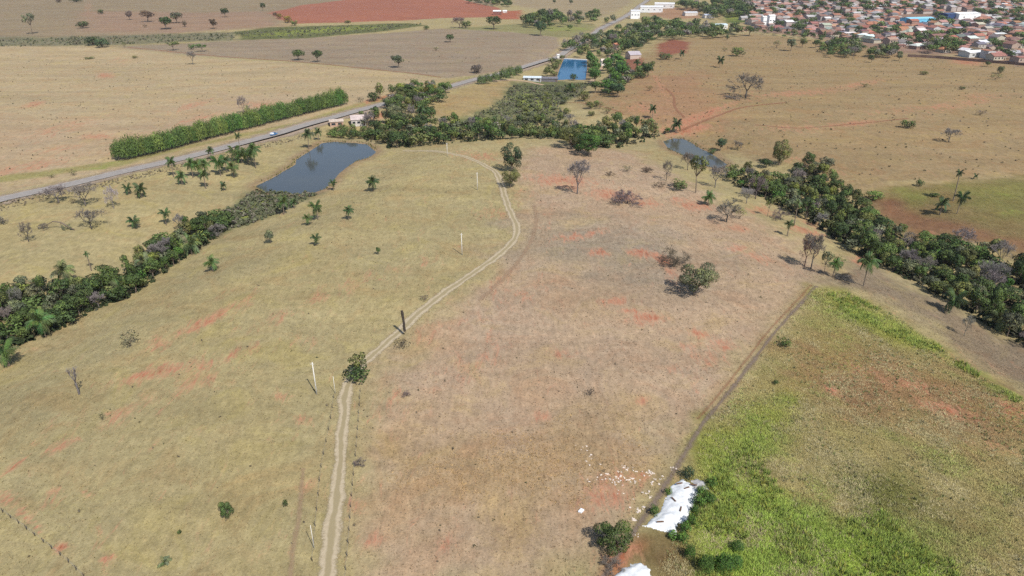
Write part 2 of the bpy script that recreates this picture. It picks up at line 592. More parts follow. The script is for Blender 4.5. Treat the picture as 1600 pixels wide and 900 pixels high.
# ------------------------------------------------------------------ land cover (base colour of what grows or lies there)
DEF = (180, 166, 124)
ZONES = [
    # colour, edge softness in metres, roughness of grain, polygon in photo pixels
    ((190, 171, 136), 6, .55, [(-200, 72), (60, 72), (170, 72), (240, 82), (430, 97), (600, 112), (690, 122), (640, 150), (470, 195), (190, 265), (0, 305), (-200, 350)]),
    ((190, 168, 136), 25, .55, [(-100, 180), (200, 190), (330, 150), (480, 150), (430, 190), (190, 250), (0, 290), (-100, 310)]),
    ((158, 142, 116), 8, .5, [(-300, -50), (900, -50), (760, 12), (440, 20), (440, 40), (200, 58), (-300, 64)]),
    ((166, 140, 118), 25, .5, [(130, 18), (420, 18), (440, 42), (260, 52), (130, 50)]),
    ((134, 130, 104), 10, .6, [(-300, 60), (80, 58), (200, 55), (370, 50), (370, 63), (200, 70), (-300, 74)]),
    ((161, 145, 124), 5, .5, [(175, 73), (320, 66), (450, 60), (600, 52), (700, 44), (800, 50), (872, 58), (876, 72), (850, 96), (760, 116), (700, 122), (600, 110), (430, 94), (240, 80)]),
    ((112, 116, 76), 5, .8, [(365, 50), (420, 43), (520, 40), (640, 36), (665, 40), (600, 49), (480, 60), (380, 62)]),
    ((174, 116, 95), 4, .3, [(420, 20), (470, 8), (560, -3), (705, -4), (780, 12), (785, 26), (700, 28), (640, 32), (540, 35), (460, 37), (436, 30)]),
    ((178, 112, 88), 8, .4, [(765, 18), (815, 16), (812, 30), (770, 30)]),
    ((150, 146, 104), 8, .6, [(700, 45), (800, 38), (900, 33), (930, 40), (915, 60), (870, 58), (800, 50)]),
    ((170, 154, 124), 12, .5, [(800, -30), (985, -30), (985, 5), (930, 30), (880, 20), (800, 8)]),
    ((178, 164, 122), 5, .7, [(0, 320), (190, 278), (340, 240), (500, 205), (510, 225), (460, 258), (395, 295), (330, 335), (240, 355), (200, 400), (100, 425), (0, 440), (-150, 460), (-150, 350)]),
    ((163, 155, 106), 3, .8, [(-100, 300), (190, 258), (560, 168), (740, 128), (740, 118), (600, 150), (460, 192), (190, 250), (-100, 290)]),
    ((174, 153, 112), 6, .6, [(680, 160), (720, 140), (790, 126), (800, 140), (775, 165), (720, 185), (670, 180)]),
    ((116, 122, 86), 8, .9, [(800, 130), (870, 126), (925, 130), (905, 150), (870, 165), (880, 185), (840, 190), (760, 195), (690, 200), (750, 175), (785, 155)]),
    ((118, 122, 90), 6, .9, [(398, 296), (500, 302), (440, 330), (390, 350), (330, 370), (330, 330), (370, 318)]),
    ((167, 145, 109), 10, .7, [(900, 160), (960, 120), (1000, 95), (1030, 62), (1180, 52), (1300, 66), (1480, 88), (1700, 105), (1700, 280), (1600, 278), (1450, 290), (1340, 300), (1280, 270), (1180, 250), (1100, 230), (1060, 210), (960, 180)]),
    ((172, 138, 106), 22, .6, [(1010, 120), (1100, 110), (1120, 200), (1060, 210), (980, 180)]),
    ((152, 100, 82), 5, .5, [(1025, 70), (1050, 62), (1078, 66), (1072, 82), (1030, 88)]),
    ((156, 108, 88), 5, .5, [(970, 92), (1000, 88), (1012, 104), (975, 118)]),
    ((160, 134, 118), 15, .4, [(1165, -40), (2000, -60), (2000, 110), (1600, 102), (1480, 86), (1400, 84), (1280, 60), (1180, 48), (1150, 20)]),
    ((174, 140, 112), 6, .4, [(1020, 12), (1090, 12), (1095, 28), (1050, 30), (1015, 24)]),
    ((96, 112, 62), 8, .8, [(1130, 20), (1185, 20), (1185, 34), (1135, 36)]),
    ((140, 124, 86), 6, .9, [(1345, 305), (1420, 290), (1500, 284), (1620, 276), (1720, 276), (1720, 420), (1600, 400), (1520, 372), (1440, 372), (1380, 345)]),
    ((138, 138, 78), 9, .9, [(1405, 298), (1460, 298), (1462, 314), (1420, 320), (1398, 308)]),
    ((138, 134, 82), 12, .9, [(1500, 290), (1620, 280), (1620, 350), (1560, 345), (1540, 330), (1490, 310)]),
    ((146, 112, 86), 6, .7, [(1360, 312), (1400, 310), (1420, 330), (1500, 350), (1560, 365), (1620, 385), (1620, 405), (1530, 375), (1440, 365), (1380, 340)]),
    # pasture between the track and the old fence strip
    ((189, 165, 138), 10, .8, [(560, 910), (575, 700), (590, 590), (690, 490), (800, 390), (820, 330), (800, 250), (860, 225), (1000, 240), (1100, 300), (1250, 380), (1290, 430), (1180, 570), (1080, 690), (930, 900)]),
    ((172, 156, 134), 18, .95, [(800, 350), (950, 340), (1060, 380), (1100, 400), (1060, 440), (900, 420), (800, 400)]),
    ((179, 154, 120), 12, 1., [(620, 700), (760, 690), (960, 640), (1020, 680), (1010, 760), (860, 800), (700, 810), (600, 770)]),
    ((150, 134, 112), 8, .9, [(1275, 440), (1330, 400), (1400, 440), (1500, 490), (1640, 560), (1640, 630), (1540, 575), (1450, 510), (1380, 470)]),
    # the green field behind the old fence strip
    ((156, 144, 98), 5, 1., [(1275, 447), (1330, 455), (1400, 490), (1470, 540), (1540, 590), (1640, 640), (1800, 960), (950, 960), (985, 838), (1040, 742), (1100, 662), (1180, 562), (1250, 472)]),
    ((152, 142, 92), 6, 1., [(1260, 500), (1300, 490), (1390, 540), (1420, 560), (1320, 560), (1270, 550)]),
    ((150, 122, 90), 12, .9, [(1230, 560), (1310, 530), (1430, 570), (1560, 600), (1640, 650), (1640, 720), (1560, 690), (1450, 665), (1330, 640), (1270, 605)]),
    ((150, 150, 80), 5, 1., [(1282, 452), (1320, 452), (1345, 480), (1400, 500), (1440, 530), (1480, 545), (1470, 560), (1400, 540), (1330, 500), (1290, 480)]),
    ((148, 152, 78), 6, 1., [(1090, 700), (1150, 640), (1230, 620), (1240, 650), (1180, 720), (1150, 790), (1080, 800)]),
    ((148, 168, 74), 5, 1., [(1100, 780), (1180, 750), (1240, 780), (1310, 810), (1380, 800), (1410, 840), (1490, 880), (1500, 940), (1090, 940), (1080, 850)]),
    ((120, 120, 70), 8, 1., [(1330, 740), (1400, 730), (1500, 800), (1460, 840), (1360, 790)]),
    ((132, 112, 78), 4, 1., [(990, 850), (1050, 838), (1080, 860), (1090, 900), (1060, 930), (1020, 905), (985, 880)]),
    ((178, 104, 78), 3, .5, [(935, 905), (960, 880), (985, 850), (1000, 850), (985, 880), (960, 905), (950, 930), (930, 930)]),
]
# bare red soil: x, y, half-width, half-height, turn in degrees, strength (photo pixels)
REDS = [
    (330, 497, 42, 7, -28, .9), (375, 475, 25, 6, -25, .6), (245, 582, 60, 9, -14, .9), (345, 560, 60, 10, -20, .6), (205, 640, 55, 9, -28, .7),
    (300, 600, 70, 12, -18, .55), (245, 540, 12, 14, 60, .6), (430, 500, 45, 9, -20, .45), (500, 465, 40, 8, -12, .5), (170, 645, 12, 4, -20, .9),
    (22, 728, 20, 7, -35, 1), (95, 700, 30, 9, -30, .7), (8, 780, 18, 10, 40, .9), (45, 812, 32, 5, 45, 1), (75, 790, 22, 5, -35, .7),
    (98, 855, 12, 5, -10, 1), (172, 872, 10, 5, -25, 1), (135, 773, 10, 6, 0, .7), (85, 768, 12, 6, -20, .7), (245, 690, 14, 7, -30, .6),
    (470, 655, 18, 8, 0, .5), (480, 760, 10, 16, 90, .4), (440, 620, 10, 6, 0, .5), (470, 530, 25, 12, 0, .4),
    (1010, 496, 26, 8, 3, 1), (985, 486, 12, 4, 0, .9), (960, 471, 16, 6, 0, .9), (1092, 521, 16, 6, 20, 1), (1132, 540, 18, 9, 20, 1), (1075, 540, 14, 5, 0, .8),
    (878, 551, 16, 6, 0, .7), (1005, 626, 14, 7, -10, .8), (850, 650, 13, 8, 0, .8), (1050, 580, 10, 6, 0, .6), (1110, 560, 30, 12, 10, .5),
    (935, 395, 14, 6, 0, 1), (905, 368, 36, 7, -8, .7), (1010, 397, 26, 6, 10, 1), (1035, 405, 14, 7, 20, 1), (1050, 425, 10, 9, 60, .8),
    (882, 283, 44, 9, 5, .9), (960, 305, 40, 8, 8, .9), (1005, 316, 26, 6, 10, .8), (1085, 322, 24, 6, 5, 1), (1060, 312, 16, 4, 0, .8),
    (1150, 388, 14, 5, 0, .9), (1180, 400, 20, 6, 15, .8), (1155, 357, 22, 6, 8, .7), (1190, 330, 18, 6, 10, .9), (1262, 362, 26, 6, 15, 1),
    (1342, 407, 10, 6, 20, 1.2), (1265, 350, 20, 8, 20, .7), (640, 415, 50, 9, -15, .35), (560, 440, 60, 10, -15, .35),
    (680, 520, 30, 12, -30, .4), (800, 470, 60, 20, -20, .35), (740, 560, 60, 30, -30, .35), (620, 640, 40, 30, 0, .35), (580, 845, 18, 9, 0, .8),
    (560, 790, 10, 14, 90, .6), (695, 845, 26, 8, 0, .5), (820, 300, 14, 20, 70, .3), (770, 330, 10, 26, 85, .4), (745, 245, 40, 8, 10, .5),
    (950, 775, 40, 22, -20, .8), (990, 745, 50, 8, 0, .7), (970, 865, 16, 14, -40, 1.3), (1090, 600, 10, 40, 0, .3),
    (1000, 168, 40, 9, 10, .5), (1085, 185, 50, 7, -12, .9), (1070, 205, 34, 7, -10, 1), (1110, 175, 40, 5, -20, .8), (1250, 145, 60, 5, -4, .7), (1340, 132, 40, 4, -10, .7),
    (1420, 170, 60, 7, -5, .4), (1240, 200, 50, 6, 0, .5), (1330, 193, 40, 4, -6, .8), (1520, 160, 60, 6, -10, .5), (1470, 165, 20, 4, -10, .7), (1510, 97, 20, 4, 5, 1.1),
    (1540, 150, 40, 5, 0, .5), (1240, 250, 16, 6, 0, .4), (1305, 270, 14, 5, 0, .6), (1030, 130, 30, 4, 60, .6), (1160, 150, 40, 8, 0, .4),
    (165, 118, 12, 4, 0, .9), (55, 163, 16, 4, -10, .8), (150, 213, 20, 4, 0, 1), (300, 165, 30, 4, -15, .7), (310, 185, 40, 4, -15, .6), (410, 165, 26, 4, 5, .8),
    (100, 200, 60, 8, -15, .5), (220, 230, 40, 5, -10, .6), (45, 260, 60, 6, -10, .7), (90, 232, 40, 5, -8, .5), (590, 155, 22, 3, -15, 1), (190, 95, 20, 4, 0, .4),
    (138, 12, 5, 14, 10, .5), (600, 178, 20, 5, -15, 1.2), (1480, 560, 50, 12, 20, .5), (1300, 610, 20, 6, 20, .9), (1420, 600, 40, 8, 12, .8), (1480, 640, 50, 10, 15, .9),
    (1340, 575, 30, 8, 15, .7), (1320, 655, 24, 6, 20, .6), (1560, 700, 40, 10, 15, .6), (1580, 640, 30, 14, 20, .8), (1450, 842, 20, 5, 10, .5), (1100, 25, 60, 5, 0, .3),
    (680, 470, 30, 10, -20, .4), (855, 345, 8, 30, 20, .4), (780, 440, 20, 8, -30, .5), (1120, 265, 10, 4, 0, .5),
]
GREENS = [  # x, y, half-width, half-height, turn, strength
    (1290, 470, 30, 12, 20, .5), (1350, 500, 50, 14, 25, .8), (1430, 530, 60, 12, 22, .7), (1520, 580, 60, 10, 22, .5), (1570, 612, 40, 6, 20, .8),
    (1230, 625, 30, 10, 0, .5), (1160, 700, 60, 40, -30, .8), (1130, 800, 40, 30, 0, .7), (1250, 820, 110, 30, 15, 1.), (1380, 850, 90, 30, 15, 1.), (1200, 880, 90, 30, 0, .9),
    (1360, 760, 40, 14, 20, .6), (1480, 720, 60, 16, 15, .4), (1580, 760, 50, 20, 10, .4), (1330, 660, 60, 12, 15, .35), (1480, 840, 60, 20, 10, .5),
    (1432, 306, 30, 8, 5, .45), (1560, 305, 50, 8, -3, .4), (1580, 335, 40, 8, 5, .5), (500, 48, 120, 5, -4, .7), (1150, 28, 30, 6, 0, .6),
    (840, 160, 50, 20, 0, .7), (400, 325, 60, 18, -20, .6), (350, 300, 40, 12, -20, .2), (170, 258, 30, 6, -12, .6), (60, 290, 60, 4, -10, .3), (880, 45, 60, 6, 0, .6), (730, 195, 100, 10, -6, .5),
    (300, 640, 60, 20, 0, .15), (60, 860, 60, 30, 0, .2), (1230, 165, 30, 8, 0, .1), (330, 590, 50, 10, 0, .15),
]

ZW = [(lin(c) / KALB, s, r, ground(P)[:, :2]) for c, s, r, P in ZONES]


def spot_frames(S):
    out = []
    for (x, y, a, b, t, w) in S:
        y = max(y, -20)
        c, s = math.cos(math.radians(t)), math.sin(math.radians(t))
        g = ground([(x, y), (x + a * c, y + a * s), (x - b * s, y + b * c)])[:, :2]
        A = np.stack([g[1] - g[0], g[2] - g[0]], 1)
        out.append((g[0], np.linalg.inv(A), w, np.abs(A).sum(1) * 2.2))
    return out


RW, GW = spot_frames(REDS), spot_frames(GREENS)


def cover(x, y):
    """albedo colour, grain, red soil amount, green amount at world points"""
    n = len(x)
    col = np.tile(lin(DEF) / KALB, (n, 1))
    rgh = np.full(n, 0.7)
    wob = (fbm(x / 9.0, y / 9.0, 21, 4) - 0.5)
    for c, s, r, P in ZW:
        lo, hi = P.min(0) - s * 2, P.max(0) + s * 2
        k = np.nonzero((x > lo[0]) & (x < hi[0]) & (y > lo[1]) & (y < hi[1]))[0]
        if not len(k):
            continue
        sd = sdist(x[k], y[k], P) + wob[k] * s * 2.2
        w = np.clip(0.5 - sd / (2 * s), 0, 1)
        w = (w * w * (3 - 2 * w))
        col[k] = col[k] * (1 - w[:, None]) + c * w[:, None]
        rgh[k] = rgh[k] * (1 - w) + r * w
    # mud rim round the ponds
    for L, P in POND_W:
        k = np.nonzero((np.abs(x - P[:, 0].mean()) < 140) & (np.abs(y - P[:, 1].mean()) < 160))[0]
        sd = sdist(x[k], y[k], P) + wob[k] * 2
        w = np.clip(1 - np.abs(sd - 1.5) / 5.5, 0, 1)[:, None] * 0.85
        col[k] = col[k] * (1 - w) + (lin((158, 134, 108)) / KALB) * w
    red, grn = np.zeros(n), np.zeros(n)
    for arr, S in ((red, RW), (grn, GW)):
        for c, A, w, ext in S:
            k = np.nonzero((np.abs(x - c[0]) < ext[0]) & (np.abs(y - c[1]) < ext[1]))[0]
            if len(k):
                q = A @ np.stack([x[k] - c[0], y[k] - c[1]])
                arr[k] = np.maximum(arr[k], w * np.exp(-(q ** 2).sum(0) * 0.6))
    return col, rgh, red, grn


def axis(*seg):
    out = []
    for a, b, st in seg:
        out.append(np.arange(a, b, st))
    return np.concatenate(out)


gx = axis((-5200, -1200, 200), (-1200, -420, 9), (-420, -170, 2.8), (-170, 170, 1.25), (170, 420, 2.8), (420, 1200, 9), (1200, 5400, 200))
gy = axis((-600, 76, 26), (76, 400, 1.25), (400, 800, 2.8), (800, 1900, 8), (1900, 7200, 130))
X, Y = np.meshgrid(gx, gy)
Xf, Yf = X.ravel(), Y.ravel()
Zf = height(Xf, Yf)
gcol, grgh, gred, ggrn = cover(Xf, Yf)
nx, ny = len(gx), len(gy)
ii = (np.arange(ny - 1)[:, None] * nx + np.arange(nx - 1)[None, :]).ravel()
me = np_mesh('ground', np.stack([Xf, Yf, Zf], 1), np.stack([ii, ii + 1, ii + 1 + nx, ii + nx], 1), [M['ground']], True,
             vattr={'col': gcol, 'rgh': grgh, 'red': gred, 'grn': ggrn})
tag(link('ground', me), kind='structure')

# ------------------------------------------------------------------ water
for (L, P), nm, mt in zip(POND_W, ('pond_water', 'blue_pond_water', 'stream_water'), ('water1', 'water2', 'water3')):
    c = P.mean(0)
    Q = c + (P - c) * (1 + 2.2 / np.linalg.norm(P - c, axis=1))[:, None]
    mb = MB().add([(q[0], q[1], L) for q in Q], [tuple(range(len(Q)))])
    o = link(nm, mb.mesh(nm, M[mt]))
    if o.data.polygons[0].normal.z < 0:
        o.data.flip_normals()
    tag(o, kind='structure')


# ------------------------------------------------------------------ roads, tracks and paths
def resample(W, step):
    """Catmull-Rom through world points, then even steps"""
    W = np.asarray(W, float)
    P = np.vstack([2 * W[0] - W[1], W, 2 * W[-1] - W[-2]])
    out = []
    for i in range(1, len(P) - 2):
        p0, p1, p2, p3 = P[i - 1:i + 3]
        t = np.linspace(0, 1, 24, endpoint=False)[:, None]
        out.append(0.5 * (2 * p1 + (p2 - p0) * t + (2 * p0 - 5 * p1 + 4 * p2 - p3) * t ** 2 + (3 * p1 - p0 - 3 * p2 + p3) * t ** 3))
    out = np.vstack(out + [W[-1:]])
    s = np.concatenate([[0], np.cumsum(np.linalg.norm(np.diff(out, axis=0), axis=1))])
    q = np.arange(0, s[-1], step)
    return np.stack([np.interp(q, s, out[:, 0]), np.interp(q, s, out[:, 1])], 1)


def ribbon(name, px, width, mat, lift=0.05, step=1.0, nu=9, off=0.0, wob=0.0, world_pts=None, smooth_z=0, parent=None):
    C = resample(ground(px)[:, :2] if world_pts is None else world_pts, step)
    T = np.gradient(C, axis=0)
    T /= np.linalg.norm(T, axis=1)[:, None]
    Nn = np.stack([T[:, 1], -T[:, 0]], 1)
    n = len(C)
    wv = width * (1 + wob * (fbm(np.arange(n) * step / 6.0, np.zeros(n), 7, 3) - 0.5))
    u = np.linspace(-1, 1, nu)
    X = C[:, None, :] + Nn[:, None, :] * (u[None, :, None] * wv[:, None, None] * 0.5 + off)
    Z = height(X[..., 0], X[..., 1]) + lift
    if smooth_z:
        z = height(C[:, 0], C[:, 1])
        k = np.ones(smooth_z) / smooth_z
        zs = np.convolve(np.pad(z, smooth_z // 2, mode='edge'), k, 'same')[smooth_z // 2:smooth_z // 2 + n]
        Z = np.maximum(zs[:, None] + lift, Z.max(1, keepdims=True)) + 0 * Z
    V = np.concatenate([X, Z[..., None]], 2).reshape(-1, 3)
    i = (np.arange(n - 1)[:, None] * nu + np.arange(nu - 1)[None, :]).ravel()
    me = np_mesh(name, V, np.stack([i, i + nu, i + nu + 1, i + 1], 1)[:, ::-1], [mat], True, vattr={'u': np.tile(u, n)})
    if me.polygons[0].normal.z < 0:
        me.flip_normals()
    o = link(name, me, parent)
    if parent is None:
        tag(o, kind='structure')
    return o, C, Z[:, nu // 2]


m_shoulder = make_strip_mat('road_shoulder', alb(192, 174, 154), alb(172, 152, 134), edge=0.6)
m_track = make_strip_mat('track_dust', alb(224, 207, 176), alb(204, 185, 153), rut=alb(166, 151, 116), edge=0.55, wash=.92)
m_path = make_strip_mat('trodden_path', alb(204, 174, 144), alb(188, 156, 126), edge=0.9, wash=.45)
m_drive = make_strip_mat('drive_dust', alb(214, 186, 156), alb(194, 164, 134), edge=0.5)
m_redpath = make_strip_mat('red_cattle_path', alb(184, 130, 102), alb(174, 130, 102), edge=0.8, wash=.6)
m_grey = make_strip_mat('old_fence_strip', alb(164, 146, 132), alb(136, 118, 106), edge=1.1, wash=.75, scale=1.2)
m_redstrip = make_strip_mat('red_earth_strip', alb(186, 116, 92), alb(160, 110, 86), edge=1.4, wash=.4)

ROAD = [(-90, 340), (0, 313), (100, 291), (200, 267), (290, 247), (380, 224), (470, 199), (530, 182), (600, 163), (680, 142), (745, 124), (800, 111), (850, 96), (890, 78), (932, 50),
        (965, 32), (1000, 9), (1020, -6)]
ribbon('road_verge', ROAD, 20.0, m_shoulder, 0.12, 2.0, 7, wob=0.3)
ro, RC, RZ = ribbon('road', ROAD, 8.2, M['asphalt'], 0.34, 2.0, 5, smooth_z=15)
for k, off in (('edge_line', -3.5), ('edge_line', 3.5), ('centre_line', 0.0)):
    T = np.gradient(RC, axis=0)
    T /= np.linalg.norm(T, axis=1)[:, None]
    Nn = np.stack([T[:, 1], -T[:, 0]], 1)
    L0 = RC + Nn * (off - 0.09)
    L1 = RC + Nn * (off + 0.09)
    n = len(RC)
    V = np.empty((n, 2, 3))
    V[:, 0, :2], V[:, 1, :2] = L0, L1
    V[:, :, 2] = RZ[:, None] + 0.006
    i = np.arange(n - 1) * 2
    if off == 0.0:
        i = i[(np.arange(n - 1) % 4) < 2]
    me = np_mesh(k, V.reshape(-1, 3), np.stack([i, i + 1, i + 3, i + 2], 1), [M['marking']])
    if me.polygons[0].normal.z < 0:
        me.flip_normals()
    link(k, me, ro)

TRACK = [(506, 930), (513, 880), (522, 810), (530, 730), (536, 660), (543, 602), (560, 575), (588, 550), (625, 517), (665, 480), (705, 450), (750, 420), (785, 394),
         (804, 372), (807, 354), (798, 332), (790, 312), (784, 290), (775, 270), (757, 258), (730, 246), (705, 240), (670, 236), (630, 235)]
_, TC, _ = ribbon('dirt_track', TRACK, 4.3, m_track, 0.05, 0.8, 13, wob=0.6)
ribbon('footpath', [(750, 470), (800, 420), (828, 380), (838, 345), (834, 320)], 2.6, m_path, 0.045, 1.0, 7, wob=0.5)
ribbon('footpath', [(452, 910), (458, 860), (468, 800), (474, 730)], 1.5, m_path, 0.045, 1.0, 7, wob=0.5)
STRIP = [(1276, 447), (1245, 482), (1210, 520), (1180, 560), (1140, 612), (1100, 660), (1075, 700), (1052, 738), (1030, 772), (1005, 810), (985, 838), (958, 876), (928, 930)]
ribbon('old_fence_strip', STRIP, 1.9, m_grey, 0.05, 0.8, 9, wob=1.1)
ribbon('red_earth_strip', STRIP[:6], 1.5, m_redstrip, 0.055, 0.8, 7, off=1.7, wob=0.7)
for pts, w in (([(1040, 138), (1052, 150), (1055, 168), (1070, 185)], 3), ([(1060, 205), (1110, 185), (1160, 168), (1230, 160)], 4),
               ([(1180, 195), (1250, 200), (1340, 193), (1420, 185)], 3), ([(860, 163), (900, 160), (960, 172), (975, 180)], 3),
               ([(200, 74), (300, 84), (430, 94), (560, 106), (640, 114), (690, 121)], 5)):
    ribbon('cattle_path', pts, w, m_redpath, 0.12, 2.0, 7, wob=0.7)
# bare pale yard and drive by the blue pond
ribbon('farm_drive', [(922, 130), (935, 112), (945, 98), (958, 82), (975, 66)], 6, m_drive, 0.12, 2.0, 7, wob=0.5)
ribbon('farm_drive', [(770, 127), (800, 125), (825, 128), (850, 133)], 7, m_drive, 0.12, 2.0, 7, wob=0.5)

# ------------------------------------------------------------------ plant meshes (unit size: crown 1 wide, plant 1 tall)
def leaf_quads(C, Nrm, size, rng, aspect=0.7):
    """quads at C facing roughly Nrm"""
    n = len(C)
    r = rng.normal(size=(n, 3))
    t = np.cross(Nrm, r)
    t /= np.linalg.norm(t, axis=1)[:, None] + 1e-9
    b = np.cross(Nrm, t)
    s = (size * rng.uniform(0.6, 1.4, n))[:, None]
    V = np.stack([C - t * s, C + b * s * aspect, C + t * s, C - b * s * aspect], 1)
    return V


def crown_mesh(name, seed, n=1500, lobes=14, z0=0.28, leaf=0.032, lobe_r=(0.15, 0.27), flat=1.0, drop=0.0):
    rng = np.random.default_rng(seed)
    cz, rz = (z0 + 1.0) / 2, (1.0 - z0) / 2
    LC, LR = [], []
    for k in range(lobes):
        a = 2 * math.pi * (k * 0.381966 + rng.uniform(-0.06, 0.06))
        e = -0.75 + 1.7 * (k + 0.5) / lobes
        e = max(-0.95, min(0.97, e))
        q = math.sqrt(1 - e * e)
        if rng.random() < drop and k > 2:
            continue
        d = rng.uniform(0.42, 0.84)
        lr = rng.uniform(*lobe_r)
        LC.append((0.5 * d * q * math.cos(a), 0.5 * d * q * math.sin(a), cz + rz * d * e * flat))
        LR.append(lr)
    LC, LR = np.array(LC), np.array(LR)
    lobes = len(LC)
    w = LR ** 2 / (LR ** 2).sum()
    k = rng.choice(lobes, n, p=w)
    d = rng.normal(size=(n, 3))
    d[:, 2] += 0.35
    d /= np.linalg.norm(d, axis=1)[:, None]
    rr = LR[k] * rng.uniform(0.55, 1.08, n) ** 0.6
    zs = 2 * rz * 0.9
    P = LC[k] + d * rr[:, None] * np.array([1, 1, max(0.55, zs)])
    Nm = d + rng.normal(size=(n, 3)) * 0.55
    Nm /= np.linalg.norm(Nm, axis=1)[:, None]
    V = leaf_quads(P, Nm, leaf, rng).reshape(-1, 3)
    V[:, 2] = np.clip(V[:, 2], 0.02, 1.02)
    lt = rng.uniform(0.62, 1.35, lobes)
    tint = lt[k] * rng.uniform(0.7, 1.3, n)
    F = np.arange(4 * n).reshape(-1, 4)
    nr = d * .75 + (P - np.array([0, 0, cz])) * np.array([1, 1, 1 / max(.3, 2 * rz)]) * .9
    nr /= np.linalg.norm(nr, axis=1)[:, None] + 1e-9
    return np_mesh(name, V, F, [M['leaf']], False, fattr={'tint': tint, 'nrm': nr}), LC


def trunk_mesh(name, seed, LC, r=0.028, fork=0.3, mat='bark', n=5, lean=0.06):
    rng = np.random.default_rng(seed + 900)
    mb = MB()
    lx, ly = rng.uniform(-lean, lean, 2)
    F = np.array([lx, ly, fork])
    mb.tube([(0, 0, -0.06), (0, 0, 0.02), (lx * .5, ly * .4, fork * .55), F], [r * 1.5, r * 1.25, r, r * .85], 7)
    for c in (LC[:: max(1, len(LC) // 7)]):
        m = F + (np.asarray(c) - F) * 0.5 + rng.normal(size=3) * 0.025
        mb.tube([F, m, F + (np.asarray(c) - F) * 0.95], [r * .6, r * .38, r * .16], n)
    return mb.mesh(name, M[mat], True)


def bare_mesh(name, seed, spread=1.0, fork=0.28, depth=4, upright=0.45, r=0.02):
    """leafless tree: trunk + branches mesh, fine twigs mesh"""
    rng = np.random.default_rng(seed)
    tr, tw = MB(), []

    def grow(p, d, L, rad, lv):
        q = p + d * L * 0.5 + rng.normal(size=3) * L * 0.06
        e = p + d * L + rng.normal(size=3) * L * 0.08
        if lv < 3:
            tr.tube([p, q, e], [rad, rad * .8, rad * .62], 5 if lv < 2 else 4)
        else:
            tw.append((p, e, max(rad, 0.0035)))
        if lv >= depth + 1:
            return
        for k in range(3 if lv < 2 else 4):
            a = rng.normal(size=3)
            nd = d * 0.75 + a * 0.42 * spread + np.array([0, 0, upright * 0.35])
            nd /= np.linalg.norm(nd)
            grow(p + (e - p) * rng.uniform(0.55, 1.0), nd, L * rng.uniform(0.58, 0.82), rad * 0.58, lv + 1)
    tr.tube([(0, 0, -0.05), (0, 0, 0.1), (0.01, 0.0, fork)], [r * 1.4, r * 1.1, r], 6)
    for k in range(4):
        a = k * 1.6 + rng.uniform(-.4, .4)
        d = np.array([math.cos(a) * 0.7 * spread, math.sin(a) * 0.7 * spread, 0.9])
        grow(np.array([0.01, 0, fork * rng.uniform(.75, 1)]), d / np.linalg.norm(d), 0.26, r * .62, 0)
    A = np.array([t[0] for t in tw])
    B = np.array([t[1] for t in tw])
    R = np.array([t[2] for t in tw])[:, None]
    D = B - A
    s = np.cross(D, rng.normal(size=D.shape))
    s /= np.linalg.norm(s, axis=1)[:, None] + 1e-9
    V = np.stack([A - s * R, A + s * R, B + s * R * .5, B - s * R * .5], 1).reshape(-1, 3)
    allv = np.vstack([V, np.array(tr.v)])
    sc = np.array([1 / max(1e-6, np.ptp(np.percentile(allv[:, 0], [2, 98]))), 1 / max(1e-6, np.ptp(np.percentile(allv[:, 1], [2, 98]))), 1 / allv[:, 2].max()])
    tr.v = [tuple(np.array(p) * sc) for p in tr.v]
    return tr.mesh(name + '_trunk', M['twig'], True), np_mesh(name + '_twigs', V * sc, np.arange(len(V)).reshape(-1, 4), [M['twig']])


def frond_mesh(name, seed, droop=0.9):
    """one feather leaf along +x, length 1"""
    rng = np.random.default_rng(seed)
    V, F, tint = [], [], []
    ns = 26
    s = np.linspace(0, 1, ns + 1)
    x = s * (1 - 0.12 * s * droop)
    z = 0.42 * s - droop * 0.78 * s ** 2.1
    for i in range(ns):
        V += [(x[i], -.012, z[i]), (x[i], .012, z[i]), (x[i + 1], .012, z[i + 1]), (x[i + 1], -.012, z[i + 1])]
        F.append([len(V) - 4, len(V) - 3, len(V) - 2, len(V) - 1])
        tint.append(1.15)
        if i == 0:
            continue
        L = 0.27 * math.sin(math.pi * min(1, 0.12 + s[i] * 0.86)) ** 0.6
        for sd in (-1, 1):
            f = rng.uniform(0.8, 1.1)
            e = (x[i] + 0.13 + rng.uniform(-.05, .05), sd * L * f, z[i] - 0.14 * f - 0.2 * rng.random())
            V += [(x[i] - .012, 0, z[i]), (x[i] + .022, 0, z[i]), (e[0] + .010, e[1], e[2]), (e[0] - .010, e[1], e[2])]
            F.append([len(V) - 4, len(V) - 3, len(V) - 2, len(V) - 1])
            tint.append(rng.uniform(0.75, 1.25))
    return np_mesh(name, np.array(V), np.array(F), [M['frond']], False, fattr={'tint': np.array(tint)})


